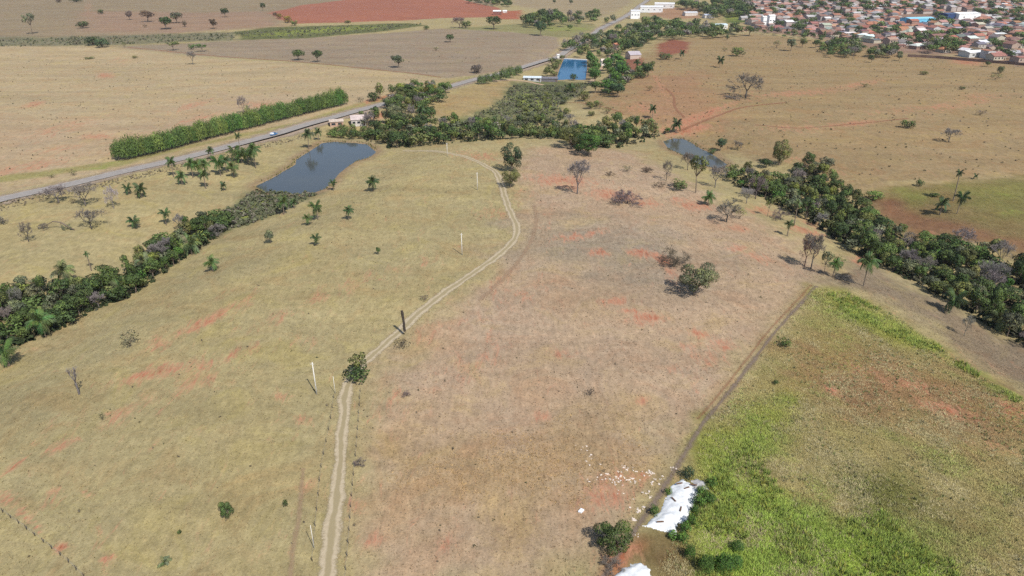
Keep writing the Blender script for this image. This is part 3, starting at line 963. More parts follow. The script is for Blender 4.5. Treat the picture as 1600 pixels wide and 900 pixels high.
def clump_mesh(name, seed, n=1300):
    """tall feathery cane clump: upright leaning blades"""
    rng = np.random.default_rng(seed)
    a, rr = rng.uniform(0, 2 * math.pi, n), 0.46 * np.sqrt(rng.uniform(0, 1, n))
    bx, by = rr * np.cos(a), rr * np.sin(a)
    h = np.sqrt(np.clip(1 - (rr / 0.62) ** 2, 0.12, 1)) * rng.uniform(0.72, 1.05, n)
    z = h * rng.uniform(0.15, 1.0, n) ** 0.75
    P = np.stack([bx, by, z], 1)
    d = np.stack([np.cos(a) * .35, np.sin(a) * .35, np.full(n, 0.7)], 1) + rng.normal(size=(n, 3)) * .3
    d /= np.linalg.norm(d, axis=1)[:, None]
    s = np.cross(d, rng.normal(size=(n, 3)))
    s /= np.linalg.norm(s, axis=1)[:, None]
    L = rng.uniform(.05, .1, n)[:, None]
    w = rng.uniform(.012, .024, n)[:, None]
    V = np.stack([P - s * w, P + s * w, P + d * L + s * w * .3, P + d * L - s * w * .3], 1).reshape(-1, 3)
    V[:, 2] = np.clip(V[:, 2], 0.0, 1.05)
    return np_mesh(name, V, np.arange(4 * n).reshape(-1, 4), [M['leaf']], False,
                   fattr={'tint': rng.uniform(.6, 1.25, n) * (.8 + .4 * fbm(bx * 6 + seed, by * 6, 3, 2)), 'nrm': np.stack([np.cos(a) * rr * 1.6, np.sin(a) * rr * 1.6, .25 + z * .6], 1)})


CR = {}


def add_kind(kind, k, **kw):
    CR[kind] = []
    tk = kw.pop('trunk', {})
    for i in range(k):
        sd = len(CR) * 97 + i * 13 + 5
        cm, LC = crown_mesh(kind + '_crown', sd, **kw)
        CR[kind].append((cm, trunk_mesh(kind + '_trunk', sd, LC, **tk)))


add_kind('tree', 8, n=1450, lobes=18, lobe_r=(.11, .25), drop=.22)
add_kind('fine', 4, n=5200, lobes=26, z0=0.10, leaf=0.017, lobe_r=(.09, .21), drop=.3, trunk=dict(fork=.2))
add_kind('open', 3, n=700, lobes=9, z0=0.45, leaf=0.03, lobe_r=(.11, .2), trunk=dict(fork=.42, r=.022))
add_kind('shrub', 5, n=700, lobes=13, drop=.25, z0=0.04, leaf=0.045, lobe_r=(.18, .3), trunk=dict(fork=.14, r=.03))
add_kind('sparse', 2, n=300, lobes=9, z0=0.15, leaf=0.035, lobe_r=(.15, .25), trunk=dict(fork=.12, r=.018))
add_kind('tall', 2, n=900, lobes=12, z0=0.2, leaf=0.035, lobe_r=(.16, .26), trunk=dict(fork=.3))
CR['bare'] = [bare_mesh('bare', 40 + i, 1.0, .3) for i in range(4)]
CR['brush'] = [bare_mesh('brush', 60 + i, 1.5, .06, 4, 0.1, .016) for i in range(3)]
CR['dead'] = [bare_mesh('dead', 71, 0.55, .55, 2, 0.6, .03)]
CR['cane'] = [clump_mesh('cane', 80 + i) for i in range(3)]
CR['frond'] = [frond_mesh('frond', 90 + i, dr) for i, dr in enumerate((0.35, 0.75, 1.15))]


def palm_trunk(seed, r, lean):
    rng = np.random.default_rng(seed)
    pts = [(lean * t * t, 0, t) for t in np.linspace(-0.04, 1, 9)]
    pts[0] = (0, 0, -0.05)
    rad = [r * (1.35 - .5 * t + .1 * (i % 2)) for i, t in enumerate(np.linspace(0, 1, 9))]
    return MB().tube(pts, rad, 7).mesh('palm_trunk', M['palm_bark'], True)


PT = [palm_trunk(1, .035, 0.0), palm_trunk(2, .03, 0.06), palm_trunk(3, .03, -0.08)]
GREENC = {
    'dark': (0.070, 0.110, 0.037), 'mid': (0.110, 0.164, 0.048), 'olive': (0.150, 0.169, 0.060), 'lime': (0.180, 0.215, 0.053), 'greyg': (0.154, 0.172, 0.103),
    'bright': (0.086, 0.179, 0.037), 'bluegreen': (0.060, 0.102, 0.053), 'yellow': (.24, .19, .045), 'brown': (.12, .092, .068),
    'grey': (.225, .20, .185), 'greydark': (.15, .13, .118), 'purple': (.165, .125, .12), 'pale': (.31, .29, .27), 'pinkish': (.22, .13, .13),
    'palm': (0.102, 0.154, 0.053), 'palmpale': (0.150, 0.186, 0.090), 'palmdark': (0.074, 0.113, 0.046), 'cane': (0.101, 0.164, 0.039), 'canelime': (0.150, 0.211, 0.048),
}
NAME = {'tree': 'tree', 'fine': 'tree', 'open': 'tree', 'shrub': 'shrub', 'sparse': 'shrub', 'tall': 'tree', 'bare': 'bare_tree', 'brush': 'brushwood',
        'dead': 'dead_tree', 'cane': 'cane_clump', 'palm': 'palm_tree'}
CAT = {'tree': 'tree', 'fine': 'tree', 'open': 'tree', 'shrub': 'shrub', 'sparse': 'shrub', 'tall': 'tree', 'bare': 'bare tree', 'brush': 'dry bush',
       'dead': 'dead tree', 'cane': 'hedge plant', 'palm': 'palm'}
NPL = 0


def plant(kind, p, w, h, color, label, group=None, var=None, rz=None, lean=0):
    """put one plant of w x h metres on the ground point p"""
    global NPL
    NPL += 1
    col = GREENC[color] if isinstance(color, str) else color
    j = random.uniform(.88, 1.12)
    col = [c * j * random.uniform(.94, 1.06) for c in col]
    rz = random.uniform(0, 6.28) if rz is None else rz
    if kind == 'palm':
        o = empty('palm_tree', p, rz)
        th = max(0.4, h - w * 0.34)
        pt = PT[NPL % 3 if var is None else var]
        lx = {0: 0.0, 1: 0.06, 2: -0.08}[PT.index(pt)] * th
        rr = min(1.0, max(.5, 5.0 / th))
        t = link('trunk', pt, o)
        t.scale = (th, th, th) if th < 6 else (th * rr * 1.0, th * rr, th)
        if th >= 6:
            lx *= rr
        cr = empty('crown', (lx, 0, th))
        cr.parent = o
        nf = 26 if w > 3 else 16
        for i in range(nf):
            f = link('frond', CR['frond'][(0, 1, 1, 2)[i % 4]], cr, [c * random.uniform(.8, 1.2) for c in col])
            L = w * .60 * random.uniform(.85, 1.1)
            f.scale = (L, L, L)
            f.rotation_euler = (random.uniform(-.2, .2), -(0.85, .35, 0.0, -.5)[i % 4] + random.uniform(-.12, .12), i * 2.399 + random.uniform(-.2, .2))
    else:
        o = empty(NAME[kind], p, rz, (w, w, h))
        V = CR[kind]
        v = V[NPL % len(V) if var is None else var]
        if kind in ('bare', 'brush', 'dead'):
            link('trunk', v[0], o, [c * .62 for c in col])
            link('twigs', v[1], o, col)
        elif kind == 'cane':
            o.name = 'cane_clump_root'
            bpy.data.objects.remove(o)
            o = link('cane_clump', v, None, col)
            o.location, o.rotation_euler, o.scale = p, (0, 0, rz), (w, w, h)
        else:
            link('crown', v[0], o, col)
            link('trunk', v[1], o)
    tag(o, label, CAT[kind], group)
    return o


def at(kind, x, y, wpx, hpx, color, label, group=None, **kw):
    """one plant whose foot is at photo pixel x, y and that is wpx x hpx photo pixels big"""
    p = ground([(x, y)])[0]
    a, u = px_per_m(p)
    return plant(kind, p, wpx / a, hpx / u, color, label, group, **kw)


WOOD = []


def wood(p, w, h, kind, color, label, group):
    """remember a woodland tree; the largest in view become objects, the rest one far mass"""
    x, y = project(*p)
    if -400 < x < 2000 and -15 < y < 1300:
        seen = -30 < x < 1630 and y < 930
        WOOD.append((h * px_per_m(p)[1] * seen, p, w, h, kind, color, label, group))


def fill(poly_px, n, dmin, species, stand, group, seed=1, marks=None, short=None):
    """woodland: trees at least dmin metres apart inside a ground outline. species: kind, colour, weight, (w0, w1), (h0, h1), words"""
    P = ground(poly_px)[:, :2]
    rng = random.Random(seed)
    lo, hi = P.min(0), P.max(0)
    pts = []
    for _ in range(n * 60):
        q = (rng.uniform(lo[0], hi[0]), rng.uniform(lo[1], hi[1]))
        if not inside(np.array([q[0]]), np.array([q[1]]), P)[0]:
            continue
        if any((q[0] - r[0]) ** 2 + (q[1] - r[1]) ** 2 < dmin * dmin for r in pts):
            continue
        pts.append(q)
        if len(pts) >= n:
            break
    Z = height(np.array([q[0] for q in pts]), np.array([q[1] for q in pts]))
    wts = [s[2] for s in species]
    MK = [(nm, ground([xy])[0]) for nm, xy in marks or []]
    for q, z in zip(pts, Z):
        s = rng.choices(species, wts)[0]
        w = rng.uniform(*s[3])
        h = rng.uniform(*s[4])
        lab = s[5] + ' ' + stand
        if marks:
            f = (h - s[4][0]) / (s[4][1] - s[4][0])
            near = min(MK, key=lambda m: (m[1][0] - q[0]) ** 2 + (m[1][1] - q[1]) ** 2)[0]
            edge = seg_dist(np.array([q[0]]), np.array([q[1]]), P, True)[0] < 5
            lab = ('low ' if f < .33 else 'tall ' if f > .67 else '') + s[5] + (' edging the ' if edge else ' inside the ') + short + ' near ' + near
        wood((q[0], q[1], float(z)), w, h, s[0], s[1], lab, group + ', ' + s[5])
    return pts


# ------------------------------------------------------------------ woodland stands
LEFT_WOOD = [(-200, 530), (-60, 470), (0, 462), (40, 452), (85, 455), (120, 462), (165, 440), (212, 425), (225, 398), (255, 380), (275, 365), (305, 350), (335, 342), (362, 337),
             (366, 350), (345, 366), (320, 385), (290, 402), (262, 428), (225, 450), (200, 466), (150, 484), (118, 503), (70, 526), (30, 542), (0, 556), (-60, 590), (-200, 680)]
RIGHT_WOOD = [(1132, 270), (1160, 272), (1190, 283), (1222, 282), (1245, 268), (1285, 268), (1298, 285), (1310, 305), (1345, 330), (1375, 360), (1410, 372), (1460, 392), (1510, 385),
              (1545, 398), (1600, 425), (1700, 465), (1850, 540), (1850, 670), (1700, 590), (1600, 542), (1550, 512), (1500, 480), (1440, 450), (1385, 420), (1335, 395), (1295, 368), (1255, 342), (1210, 318), (1165, 298), (1138, 282)]
NORTH_WOOD = [(560, 220), (590, 206), (640, 208), (700, 196), (760, 196), (840, 188), (880, 192), (930, 200), (1000, 196), (1045, 205), (1040, 216), (1000, 223), (960, 232), (900, 236), (875, 218),
              (800, 218), (700, 226), (610, 232)]
SP = lambda big: [
    ('tree', 'dark', 2.2, (3.8 * big, 9.5 * big), (4.2 * big, 9.5 * big), 'dark green round-crowned tree'),
    ('tree', 'mid', 3, (3.5 * big, 9 * big), (4 * big, 9 * big), 'mid green leafy tree'),
    ('tree', 'olive', 2.2, (3.5 * big, 8 * big), (4 * big, 8.5 * big), 'olive green tree'),
    ('tree', 'greyg', 1.7, (3.5 * big, 7.5 * big), (4 * big, 8 * big), 'dusty grey green tree'),
    ('tree', 'lime', .9, (3 * big, 7 * big), (3.5 * big, 7.5 * big), 'yellow green tree'),
    ('tree', 'bright', .5, (3 * big, 6.5 * big), (3.5 * big, 7 * big), 'fresh green tree'),
    ('bare', 'grey', .8, (4 * big, 7.5 * big), (5 * big, 9.5 * big), 'leafless grey tree'),
]
fill(LEFT_WOOD, 250, 4.0, SP(.92), 'in the wooded gully leading down from the grey pond', 'gully wood below the grey pond', 3,
     [('the pond marsh', (385, 345)), ('the upper pale palm', (300, 398)), ('the thin tall palm', (143, 423)), ('the middle front palm', (190, 466)), ('the lower front palm', (72, 527)), ('the bushy palm', (15, 572))], 'gully wood')
fill(RIGHT_WOOD, 270, 5.0, SP(1.1), 'in the dense ravine wood beyond the overgrown green field', 'ravine wood beyond the green field', 4,
     [('the stream', (1150, 280)), ('the tall olive tree', (1230, 262)), ('the thin tall palm', (1241, 350)), ('the front palm', (1345, 395)), ('the slim trunked palm', (1360, 425)), ('the short hillside palm', (1468, 375)), ('the stout palm', (1500, 480)), ('the pale edge palm', (1556, 512))], 'ravine wood')
fill(NORTH_WOOD, 180, 5.0, SP(1.12), 'in the wood behind the crest where the dirt track ends', 'wood behind the crest', 5)

# woods round the blue pond, the road bend and the town edge
fill([(590, 170), (640, 150), (690, 145), (690, 160), (665, 178), (680, 200), (640, 212), (600, 205), (575, 205), (565, 195), (612, 190), (612, 172)], 60, 5.5, SP(1.3),
     'among the thicket between the road bend and the roadside house', 'thicket by the road bend', 6)
fill([(520, 206), (560, 203), (590, 208), (585, 218), (540, 218), (515, 214)], 20, 5, [('shrub', 'mid', 2, (4, 7), (3.5, 6), 'mid green bush'), ('shrub', 'dark', 1, (4, 7), (4, 6), 'dark green bush')],
     'on the bank between the roadside house and the grey pond', 'bushes on the pond bank', 7)
fill([(880, 80), (900, 66), (935, 62), (960, 66), (1000, 60), (1010, 75), (985, 84), (960, 92), (930, 92), (900, 90)], 90, 6, SP(1.6),
     'in the grove behind the blue pond', 'grove behind the blue pond', 8)
fill([(918, 128), (920, 98), (932, 96), (936, 112), (930, 132)], 12, 6, [('tree', 'bright', 2, (8, 11), (9, 14), 'bright green dense tree'), ('tree', 'mid', 1, (7, 10), (8, 12), 'mid green dense tree')],
     'lining the near bank side of the blue pond', 'trees lining the blue pond', 9)
fill([(948, 118), (950, 104), (972, 98), (982, 104), (972, 124), (960, 150), (945, 148)], 22, 6.5, [('tree', 'bright', 2, (8, 12), (9, 15), 'bright green dense tree'), ('tree', 'bluegreen', 2, (7, 11), (8, 12), 'blue green dense tree')],
     'beside the pale drive between the blue pond and the hillside', 'trees beside the farm drive', 10)
fill([(848, 120), (856, 105), (872, 96), (880, 92), (872, 108), (868, 122)], 12, 6, [('tree', 'olive', 2, (6, 9), (6, 9), 'olive green tree'), ('shrub', 'lime', 1, (5, 8), (4, 6), 'yellow green bush')],
     'on the road side of the blue pond', 'trees on the road side of the blue pond', 11)
fill([(985, 52), (1010, 38), (1050, 40), (1100, 48), (1150, 52), (1165, 58), (1100, 62), (1040, 64), (1005, 72)], 130, 7, SP(1.9), 'in the tree belt along the top edge of the hillside', 'tree belt at the top of the hillside', 12)
fill([(1040, 10), (1090, 12), (1140, 10), (1170, 5), (1170, 24), (1120, 32), (1060, 12)], 110, 10, SP(2.2), 'in the far wood between the factory sheds and the town', 'far wood beside the town', 13)
fill([(1282, 72), (1330, 66), (1350, 78), (1345, 92), (1300, 92), (1284, 84)], 60, 6, SP(1.5), 'in the thicket against the town edge', 'thicket at the town edge', 14)
fill([(1350, 82), (1400, 80), (1408, 92), (1360, 92)], 26, 6, SP(1.4), 'in the row below the first town houses', 'row below the town houses', 15)
fill([(1440, 72), (1480, 66), (1505, 74), (1490, 84), (1445, 84)], 26, 7, SP(1.7), 'in the garden clump behind the long boundary wall', 'clump behind the boundary wall', 16)
fill([(720, 3), (790, 3), (800, 12), (770, 11), (735, 7)], 36, 10, SP(1.9), 'in the tree row behind the ploughed red field', 'row behind the red field', 17)
fill([(815, 36), (860, 26), (880, 30), (870, 44), (845, 46), (820, 44)], 40, 8, SP(2.0), 'in the dark copse by the small field barn', 'copse by the field barn', 18)
fill([(872, 34), (925, 24), (965, 30), (955, 42), (900, 46), (880, 50)], 26, 12, SP(1.9), 'scattered in the meadow beside the rising highway', 'meadow trees by the highway', 19)
fill([(935, 58), (1000, 44), (1030, 50), (1000, 60), (950, 70)], 50, 7, SP(1.6), 'in the thicket below the rising highway', 'thicket below the highway', 20)

fill([(1180, 48), (1240, 54), (1290, 62), (1280, 68), (1230, 60), (1180, 54)], 26, 8, SP(1.3), 'along the foot of the town', 'trees along the foot of the town', 22)
fill([(940, 150), (965, 150), (985, 128), (1010, 118), (1018, 108), (1000, 112), (975, 122), (955, 136)], 34, 5, SP(1.2), 'on the bank below the red farm yard', 'trees below the red farm yard', 23)
fill([(770, 196), (830, 186), (800, 160), (870, 140), (905, 136), (890, 160), (850, 182), (790, 200)], 50, 9, [('shrub', 'greyg', 2, (4, 7), (2.5, 4), 'grey green bush'), ('shrub', 'olive', 2, (4, 7), (2.5, 4), 'olive bush')], 'in the marsh below the blue pond', 'bushes in the marsh', 24)
fill([(640, 150), (690, 146), (700, 140), (670, 136), (620, 146)], 14, 7, SP(1.1), 'at the tip of the straw field by the road', 'trees at the field tip', 25)
# tall cane hedge along the highway
hp = resample(ground([(196, 252), (250, 240), (330, 218), (400, 200), (470, 182), (542, 164)])[:, :2], 3.4)
T = np.gradient(hp, axis=0)
T /= np.linalg.norm(T, axis=1)[:, None]
for i, (q, t) in enumerate(zip(hp, T)):
    for row in (0, 1):
        if row == 1 and i % 2:
            continue
        nx_, ny_ = -t[1], t[0]
        if ny_ < 0:
            nx_, ny_ = -nx_, -ny_
        off = 2.4 + row * 4.6 + random.uniform(-.6, .6)
        x, y = q[0] + nx_ * off, q[1] + ny_ * off
        gap = 0.72 if 0.455 < i / len(hp) < .49 else 1.0
        plant('cane', (x, y, float(height(x, y))), random.uniform(6.5, 9.5), random.uniform(8.8, 12.8) * gap, ('cane', 'canelime', 'bright')[0 if random.random() < .6 else (1 if random.random() < .5 else 2)],
              'feathery green cane clump in the tall hedge along the highway', 'cane hedge along the highway')
for x, y, w, h in ((752, 132, 14, 15), (762, 131, 14, 16), (774, 128, 14, 15), (788, 126, 18, 20), (798, 122, 16, 19), (810, 118, 14, 16)):
    at('cane', x, y, w, h, 'mid', 'feathery green cane clump in the short hedge near the blue pond', 'short cane hedge near the blue pond')

# ------------------------------------------------------------------ single trees, shrubs and palms
G = None
ONE = [
    # far upper-left fields
    ('open', 51, 54, 20, 33, 'greyg', 'tall thin grey green tree alone on the far left pasture slope'),
    ('shrub', 130, 44, 17, 11, 'dark', 'dark low bush beside the red gully on the far pasture'),
    ('shrub', 158, 22, 9, 7, 'dark', 'tiny dark bush beneath the far pasture skyline trees'),
    ('tree', 203, 31, 12, 13, 'purple', 'small round purplish tree next to a larger brown one'),
    ('tree', 231, 34, 23, 17, 'brown', 'broad brown domed tree on the far pinkish pasture'),
    ('sparse', 227, 43, 8, 5, 'brown', 'tiny brown shrub below the broad brown domed tree'),
    ('tree', 261, 46, 22, 20, 'dark', 'very dark round tree in front of a grey green one'),
    ('tree', 277, 36, 20, 17, 'greyg', 'grey green round tree behind a very dark one'),
    ('shrub', 289, 42, 6, 10, 'brown', 'narrow brown shrub right beside the dark pair of trees'),
    ('tree', 334, 45, 12, 15, 'brown', 'brown round tree at the lower rim of the pinkish pasture'),
    ('tree', 352, 27, 13, 14, 'dark', 'dark green round tree high on the pinkish pasture'),
    ('shrub', 120, 3, 17, 6, 'dark', 'flat dark bush cluster at the farthest left pasture'),
    ('shrub', 92, 4, 8, 6, 'purple', 'purplish bush at the farthest left pasture'),
    ('sparse', 122, 70, 24, 15, 'greyg', 'thin grey bush left of the dark hedge bushes'),
    ('shrub', 145, 71, 22, 14, 'dark', 'dark spreading tree on the grey green field boundary'),
    ('shrub', 160, 74, 22, 14, 'bluegreen', 'blue green spreading tree on the grey green field boundary'),
    ('sparse', 195, 74, 7, 9, 'olive', 'little thin tree right of the dark boundary trees'),
    ('open', 271, 79, 20, 14, 'mid', 'leaning umbrella-shaped tree on the grey field edge'),
    ('shrub', 300, 77, 9, 8, 'bright', 'small bright green bush beside the cattle path'),
    ('open', 316, 81, 20, 12, 'bright', 'flat-topped bright green tree beside the cattle path'),
    ('bare', 302, 101, 12, 21, 'grey', 'small leafless tree at the top of the straw-coloured field'),
    ('bare', 381, 178, 16, 29, 'grey', 'leafless pale tree standing behind the cane hedge'),
    ('shrub', 211, 91, 8, 4, 'olive', 'small low bush in the straw-coloured field'),
    ('shrub', 140, 92, 14, 3, 'olive', 'flat low scrub patch in the straw-coloured field'),
    ('tree', 411, 17, 9, 12, 'dark', 'dark tree at the pointed corner of the ploughed red field'),
    ('shrub', 430, 25, 7, 6, 'brown', 'brown bush at the corner of the ploughed red field'),
    ('shrub', 437, 29, 9, 8, 'yellow', 'yellow flowering bush at the edge of the ploughed red field'),
    ('shrub', 450, 36, 12, 11, 'yellow', 'larger yellow flowering bush at the edge of the ploughed red field'),
    ('shrub', 460, 40, 10, 8, 'mid', 'green bush next to the yellow flowering bushes'),
    ('tree', 467, 94, 21, 16, 'dark', 'dark wide tree on the boundary of the grey field'),
    ('tree', 497, 97, 17, 19, 'dark', 'dark upright tree on the boundary of the grey field'),
    ('tree', 622, 106, 21, 20, 'greyg', 'grey green tree on the red boundary path of the grey field'),
    ('tree', 703, 66, 15, 12, 'dark', 'dark heart-shaped tree in the open grey field'),
    ('sparse', 681, 79, 10, 6, 'olive', 'thin scrub in the open grey field'),
    ('bare', 718, 44, 20, 18, 'purple', 'purplish leafless tree behind the grey field'),
    ('shrub', 728, 44, 16, 12, 'mid', 'green bush leaning on the purplish leafless tree'),
    ('shrub', 666, 46, 10, 6, 'dark', 'small dark bush at the end of the green strip'),
    ('shrub', 543, 36, 11, 4, 'olive', 'low olive bush below the ploughed red field'),
    ('tree', 772, 46, 25, 21, 'dark', 'big dark round tree below the small field barn'),
    ('shrub', 745, 114, 20, 13, 'greydark', 'grey brown bush at the low corner of the grey field'),
    ('tree', 844, 56, 22, 22, 'bluegreen', 'dark blue green tree with a clear trunk at the grey field corner'),
    ('tree', 892, 7, 7, 7, 'dark', 'small dark tree on the farthest bare field'),
    ('tree', 866, 6, 6, 6, 'dark', 'second small dark tree on the farthest bare field'),
    # road bend
    ('tall', 594, 155, 15, 26, 'lime', 'upright yellow green tree at the far side of the road bend'),
    ('shrub', 584, 158, 20, 15, 'dark', 'dark rounded bush at the far side of the road bend'),
    ('tall', 614, 150, 15, 18, 'mid', 'upright mid green tree beyond the road bend'),
    ('tall', 629, 149, 18, 20, 'lime', 'broad yellow green tree beyond the road bend'),
    ('tall', 648, 137, 14, 14, 'mid', 'small conical tree at the tip of the straw field'),
    ('tree', 672, 155, 22, 24, 'yellow', 'yellowish tree casting a dark shadow near the dry meadow'),
    ('tree', 697, 146, 18, 18, 'mid', 'mid green tree at the corner of the dry meadow'),
    ('tree', 646, 166, 22, 24, 'dark', 'very dark tree beside the dry meadow'),
    ('sparse', 564, 160, 10, 9, 'brown', 'thin brown shrub on the road verge by the hedge end'),
    ('shrub', 565, 183, 9, 10, 'mid', 'round green bush between the road and the roadside house'),
    ('fine', 621, 196, 31, 32, 'greyg', 'large ball-shaped grey tree beside the roadside house'),
    ('fine', 617, 180, 34, 30, 'mid', 'large green tree behind the ball-shaped grey one'),
    ('palm', 659, 200, 13, 32, 'palmdark', 'shaggy tall palm at the edge of the dry meadow'),
    # crest and hillside behind
    ('fine', 919, 243, 46, 36, 'bright', 'large bright green tree at the front of the crest wood'),
    ('fine', 893, 232, 40, 34, 'olive', 'large olive tree beside the bright green one on the crest'),
    ('palm', 1019, 186, 13, 20, 'palmdark', 'palm standing up behind the crest wood by the stream'),
    ('palm', 1057, 208, 18, 20, 'palmdark', 'squat dark palm at the head of the stream'),
    ('shrub', 885, 178, 12, 10, 'olive', 'olive shrub in the eroded pasture behind the crest wood'),
    ('shrub', 922, 170, 14, 12, 'olive', 'bushy shrub in the eroded pasture with a green neighbour'),
    ('shrub', 931, 167, 10, 10, 'mid', 'green shrub touching the bushy one in the eroded pasture'),
    ('sparse', 950, 177, 16, 10, 'olive', 'thin spreading shrub in the eroded pasture'),
    ('sparse', 937, 170, 14, 12, 'olive', 'open thin shrub right of the green one in the eroded pasture'),
    ('shrub', 924, 181, 11, 8, 'olive', 'small rounded shrub lowest in the eroded pasture'),
    ('shrub', 967, 185, 11, 11, 'mid', 'green shrub near the wood in the eroded pasture'),
    ('shrub', 912, 158, 18, 16, 'olive', 'olive shrub at the foot of the marsh'),
    ('tree', 930, 145, 26, 18, 'dark', 'dark broad tree below the pale farm drive'),
    ('tree', 964, 152, 24, 22, 'bluegreen', 'blue green tree at the lower end of the farm drive trees'),
    ('palm', 892, 146, 12, 14, 'palmdark', 'small dark palm between the marsh and the blue pond'),
    ('shrub', 896, 126, 11, 11, 'dark', 'dark round bush at the foot of the blue pond'),
    ('shrub', 866, 119, 12, 7, 'lime', 'yellow green bush beside the blue pond'),
    ('sparse', 1014, 142, 12, 9, 'olive', 'thin shrub on the near slope of the hillside'),
    ('tree', 1012, 120, 16, 20, 'dark', 'dark tree with a trunk at the foot of the red farm yard'),
    ('shrub', 1000, 122, 22, 12, 'dark', 'dark bush row below the red farm yard'),
    ('palm', 994, 112, 10, 17, 'palmdark', 'thin palm in the red farm yard'),
    ('palm', 980, 116, 9, 12, 'palmdark', 'short palm in the red farm yard'),
    ('shrub', 1039, 93, 20, 10, 'dark', 'dark flat bush below the red bare patch'),
    ('palm', 1065, 93, 9, 13, 'palmdark', 'little palm beside the red bare patch'),
    ('palm', 1124, 106, 12, 16, 'palmdark', 'palm alone on the upper hillside'),
    ('palm', 1136, 63, 6, 7, 'palmdark', 'tiny palm near the top edge of the hillside'),
    ('shrub', 1152, 88, 21, 14, 'mid', 'leaning green bush alone on the upper hillside'),
    ('sparse', 1132, 80, 10, 6, 'olive', 'thin low shrub left of the leaning green bush'),
    ('tree', 1170, 56, 20, 15, 'dark', 'dark round tree on the top edge of the hillside'),
    ('bare', 1165, 153, 48, 38, 'greydark', 'wide leafless tree spreading over brushwood on the hillside'),
    ('brush', 1146, 155, 24, 8, 'greydark', 'heap of dry brush under the wide leafless tree'),
    ('tree', 1235, 80, 17, 20, 'greyg', 'grey green tree at the upper right hillside rim'),
    ('sparse', 1213, 74, 14, 11, 'olive', 'thin olive tree left of the grey green rim tree'),
    ('tree', 1253, 74, 13, 14, 'olive', 'olive tree right of the grey green rim tree'),
    ('tree', 1274, 75, 13, 13, 'dark', 'dark tree just before the town edge thicket'),
    ('tree', 1361, 98, 11, 12, 'dark', 'small dark tree throwing a shadow below the town thicket'),
    ('tree', 1404, 95, 11, 11, 'greyg', 'small greyish tree below the first town houses'),
    ('tree', 1542, 104, 9, 8, 'dark', 'small dark tree by the end of the boundary wall'),
    ('shrub', 1562, 115, 11, 12, 'dark', 'dark narrow bush below the boundary wall'),
    ('shrub', 1418, 200, 22, 13, 'dark', 'dark leaning bush alone in the middle of the hillside'),
    ('bare', 1482, 222, 24, 22, 'grey', 'pale leafless tree on the lower hillside'),
    ('shrub', 1443, 117, 13, 6, 'olive', 'low olive bush near the top of the right hillside'),
    ('shrub', 1503, 140, 9, 5, 'dark', 'tiny dark bush on the right hillside'),
    ('sparse', 1555, 125, 18, 10, 'olive', 'thin slanted shrub below the boundary wall'),
    ('sparse', 1532, 180, 18, 8, 'purple', 'thin purplish scrub on the lower hillside'),
    ('sparse', 1350, 136, 16, 6, 'olive', 'thin scrub in the middle of the right hillside'),
    ('fine', 1217, 258, 32, 40, 'olive', 'tall olive tree behind the ravine wood on the hillside foot'),
    ('tree', 1196, 262, 22, 14, 'dark', 'low dark tree beside the tall olive tree'),
    ('fine', 1262, 262, 22, 26, 'dark', 'dark tree rising from the ravine wood head'),
    ('tree', 1288, 268, 26, 22, 'greyg', 'spreading grey green tree on the ravine wood edge'),
    # round the stream
    ('tree', 1125, 236, 20, 20, 'bluegreen', 'blue green tree on the far bank of the stream'),
    ('bare', 1152, 234, 16, 14, 'greydark', 'leafless bush on the far bank of the stream'),
    ('shrub', 1111, 242, 11, 10, 'dark', 'dark bush at the water on the far bank'),
    ('bare', 1041, 282, 16, 33, 'greydark', 'slim leafless tree by itself above the stream'),
    ('bare', 1074, 266, 18, 30, 'greydark', 'dark leafless tree on the near stream bank'),
    ('open', 1087, 301, 34, 60, 'olive', 'tall forked tree with a thin olive crown before the stream'),
    ('bare', 1117, 293, 24, 36, 'grey', 'pale leafless tree right of the tall forked tree'),
    ('shrub', 1061, 298, 20, 18, 'mid', 'green shrub at the foot of the tall forked tree'),
    ('brush', 1010, 269, 18, 9, 'brown', 'low brown brush on the crest near the stream'),
    ('brush', 953, 274, 14, 7, 'brown', 'small heap of brown brush on the crest'),
    ('sparse', 980, 268, 18, 9, 'greyg', 'thin grey bush on the crest'),
    ('sparse', 1030, 293, 22, 8, 'brown', 'flat brown scrub on the crest below the slim leafless tree'),
    ('palm', 1106, 321, 19, 19, 'palm', 'short bright palm on the dry slope above the stream'),
    ('bare', 1135, 347, 34, 34, 'greydark', 'rounded leafless tree on the dry slope'),
    ('sparse', 1155, 342, 20, 18, 'lime', 'sparse yellow green bush behind the rounded leafless tree'),
    ('bare', 1180, 311, 28, 38, 'purple', 'bushy purple grey leafless tree at the ravine edge'),
    ('bare', 1166, 318, 22, 26, 'grey', 'pale leafless tree in front of the purple grey one'),
    ('open', 1199, 338, 13, 30, 'olive', 'thin tall tree beside a patch of red earth'),
    ('brush', 1219, 344, 24, 20, 'purple', 'rounded purplish dry bush at the ravine edge'),
    ('palm', 1241, 350, 11, 37, 'palmpale', 'thin tall palm at the ravine edge'),
    ('palm', 1230, 369, 13, 23, 'palm', 'thin small palm on the open slope near the ravine'),
    ('bare', 1257, 416, 22, 50, 'pinkish', 'tall leafless tree with pinkish blossom by the fence corner'),
    ('bare', 1267, 420, 28, 56, 'greydark', 'tall vase-shaped leafless tree by the fence corner'),
    ('open', 1287, 430, 20, 40, 'greyg', 'slim grey green tree next to the vase-shaped leafless one'),
    ('palm', 1301, 433, 17, 26, 'palm', 'young palm under the slim grey green tree'),
    ('sparse', 1308, 420, 20, 22, 'olive', 'sparse olive bush behind the young palm'),
    ('brush', 1320, 440, 26, 12, 'greydark', 'dry grey brush between the young palm and the tall palm'),
    ('palm', 1349, 447, 28, 48, 'palm', 'tall palm with a slim trunk before the ravine wood'),
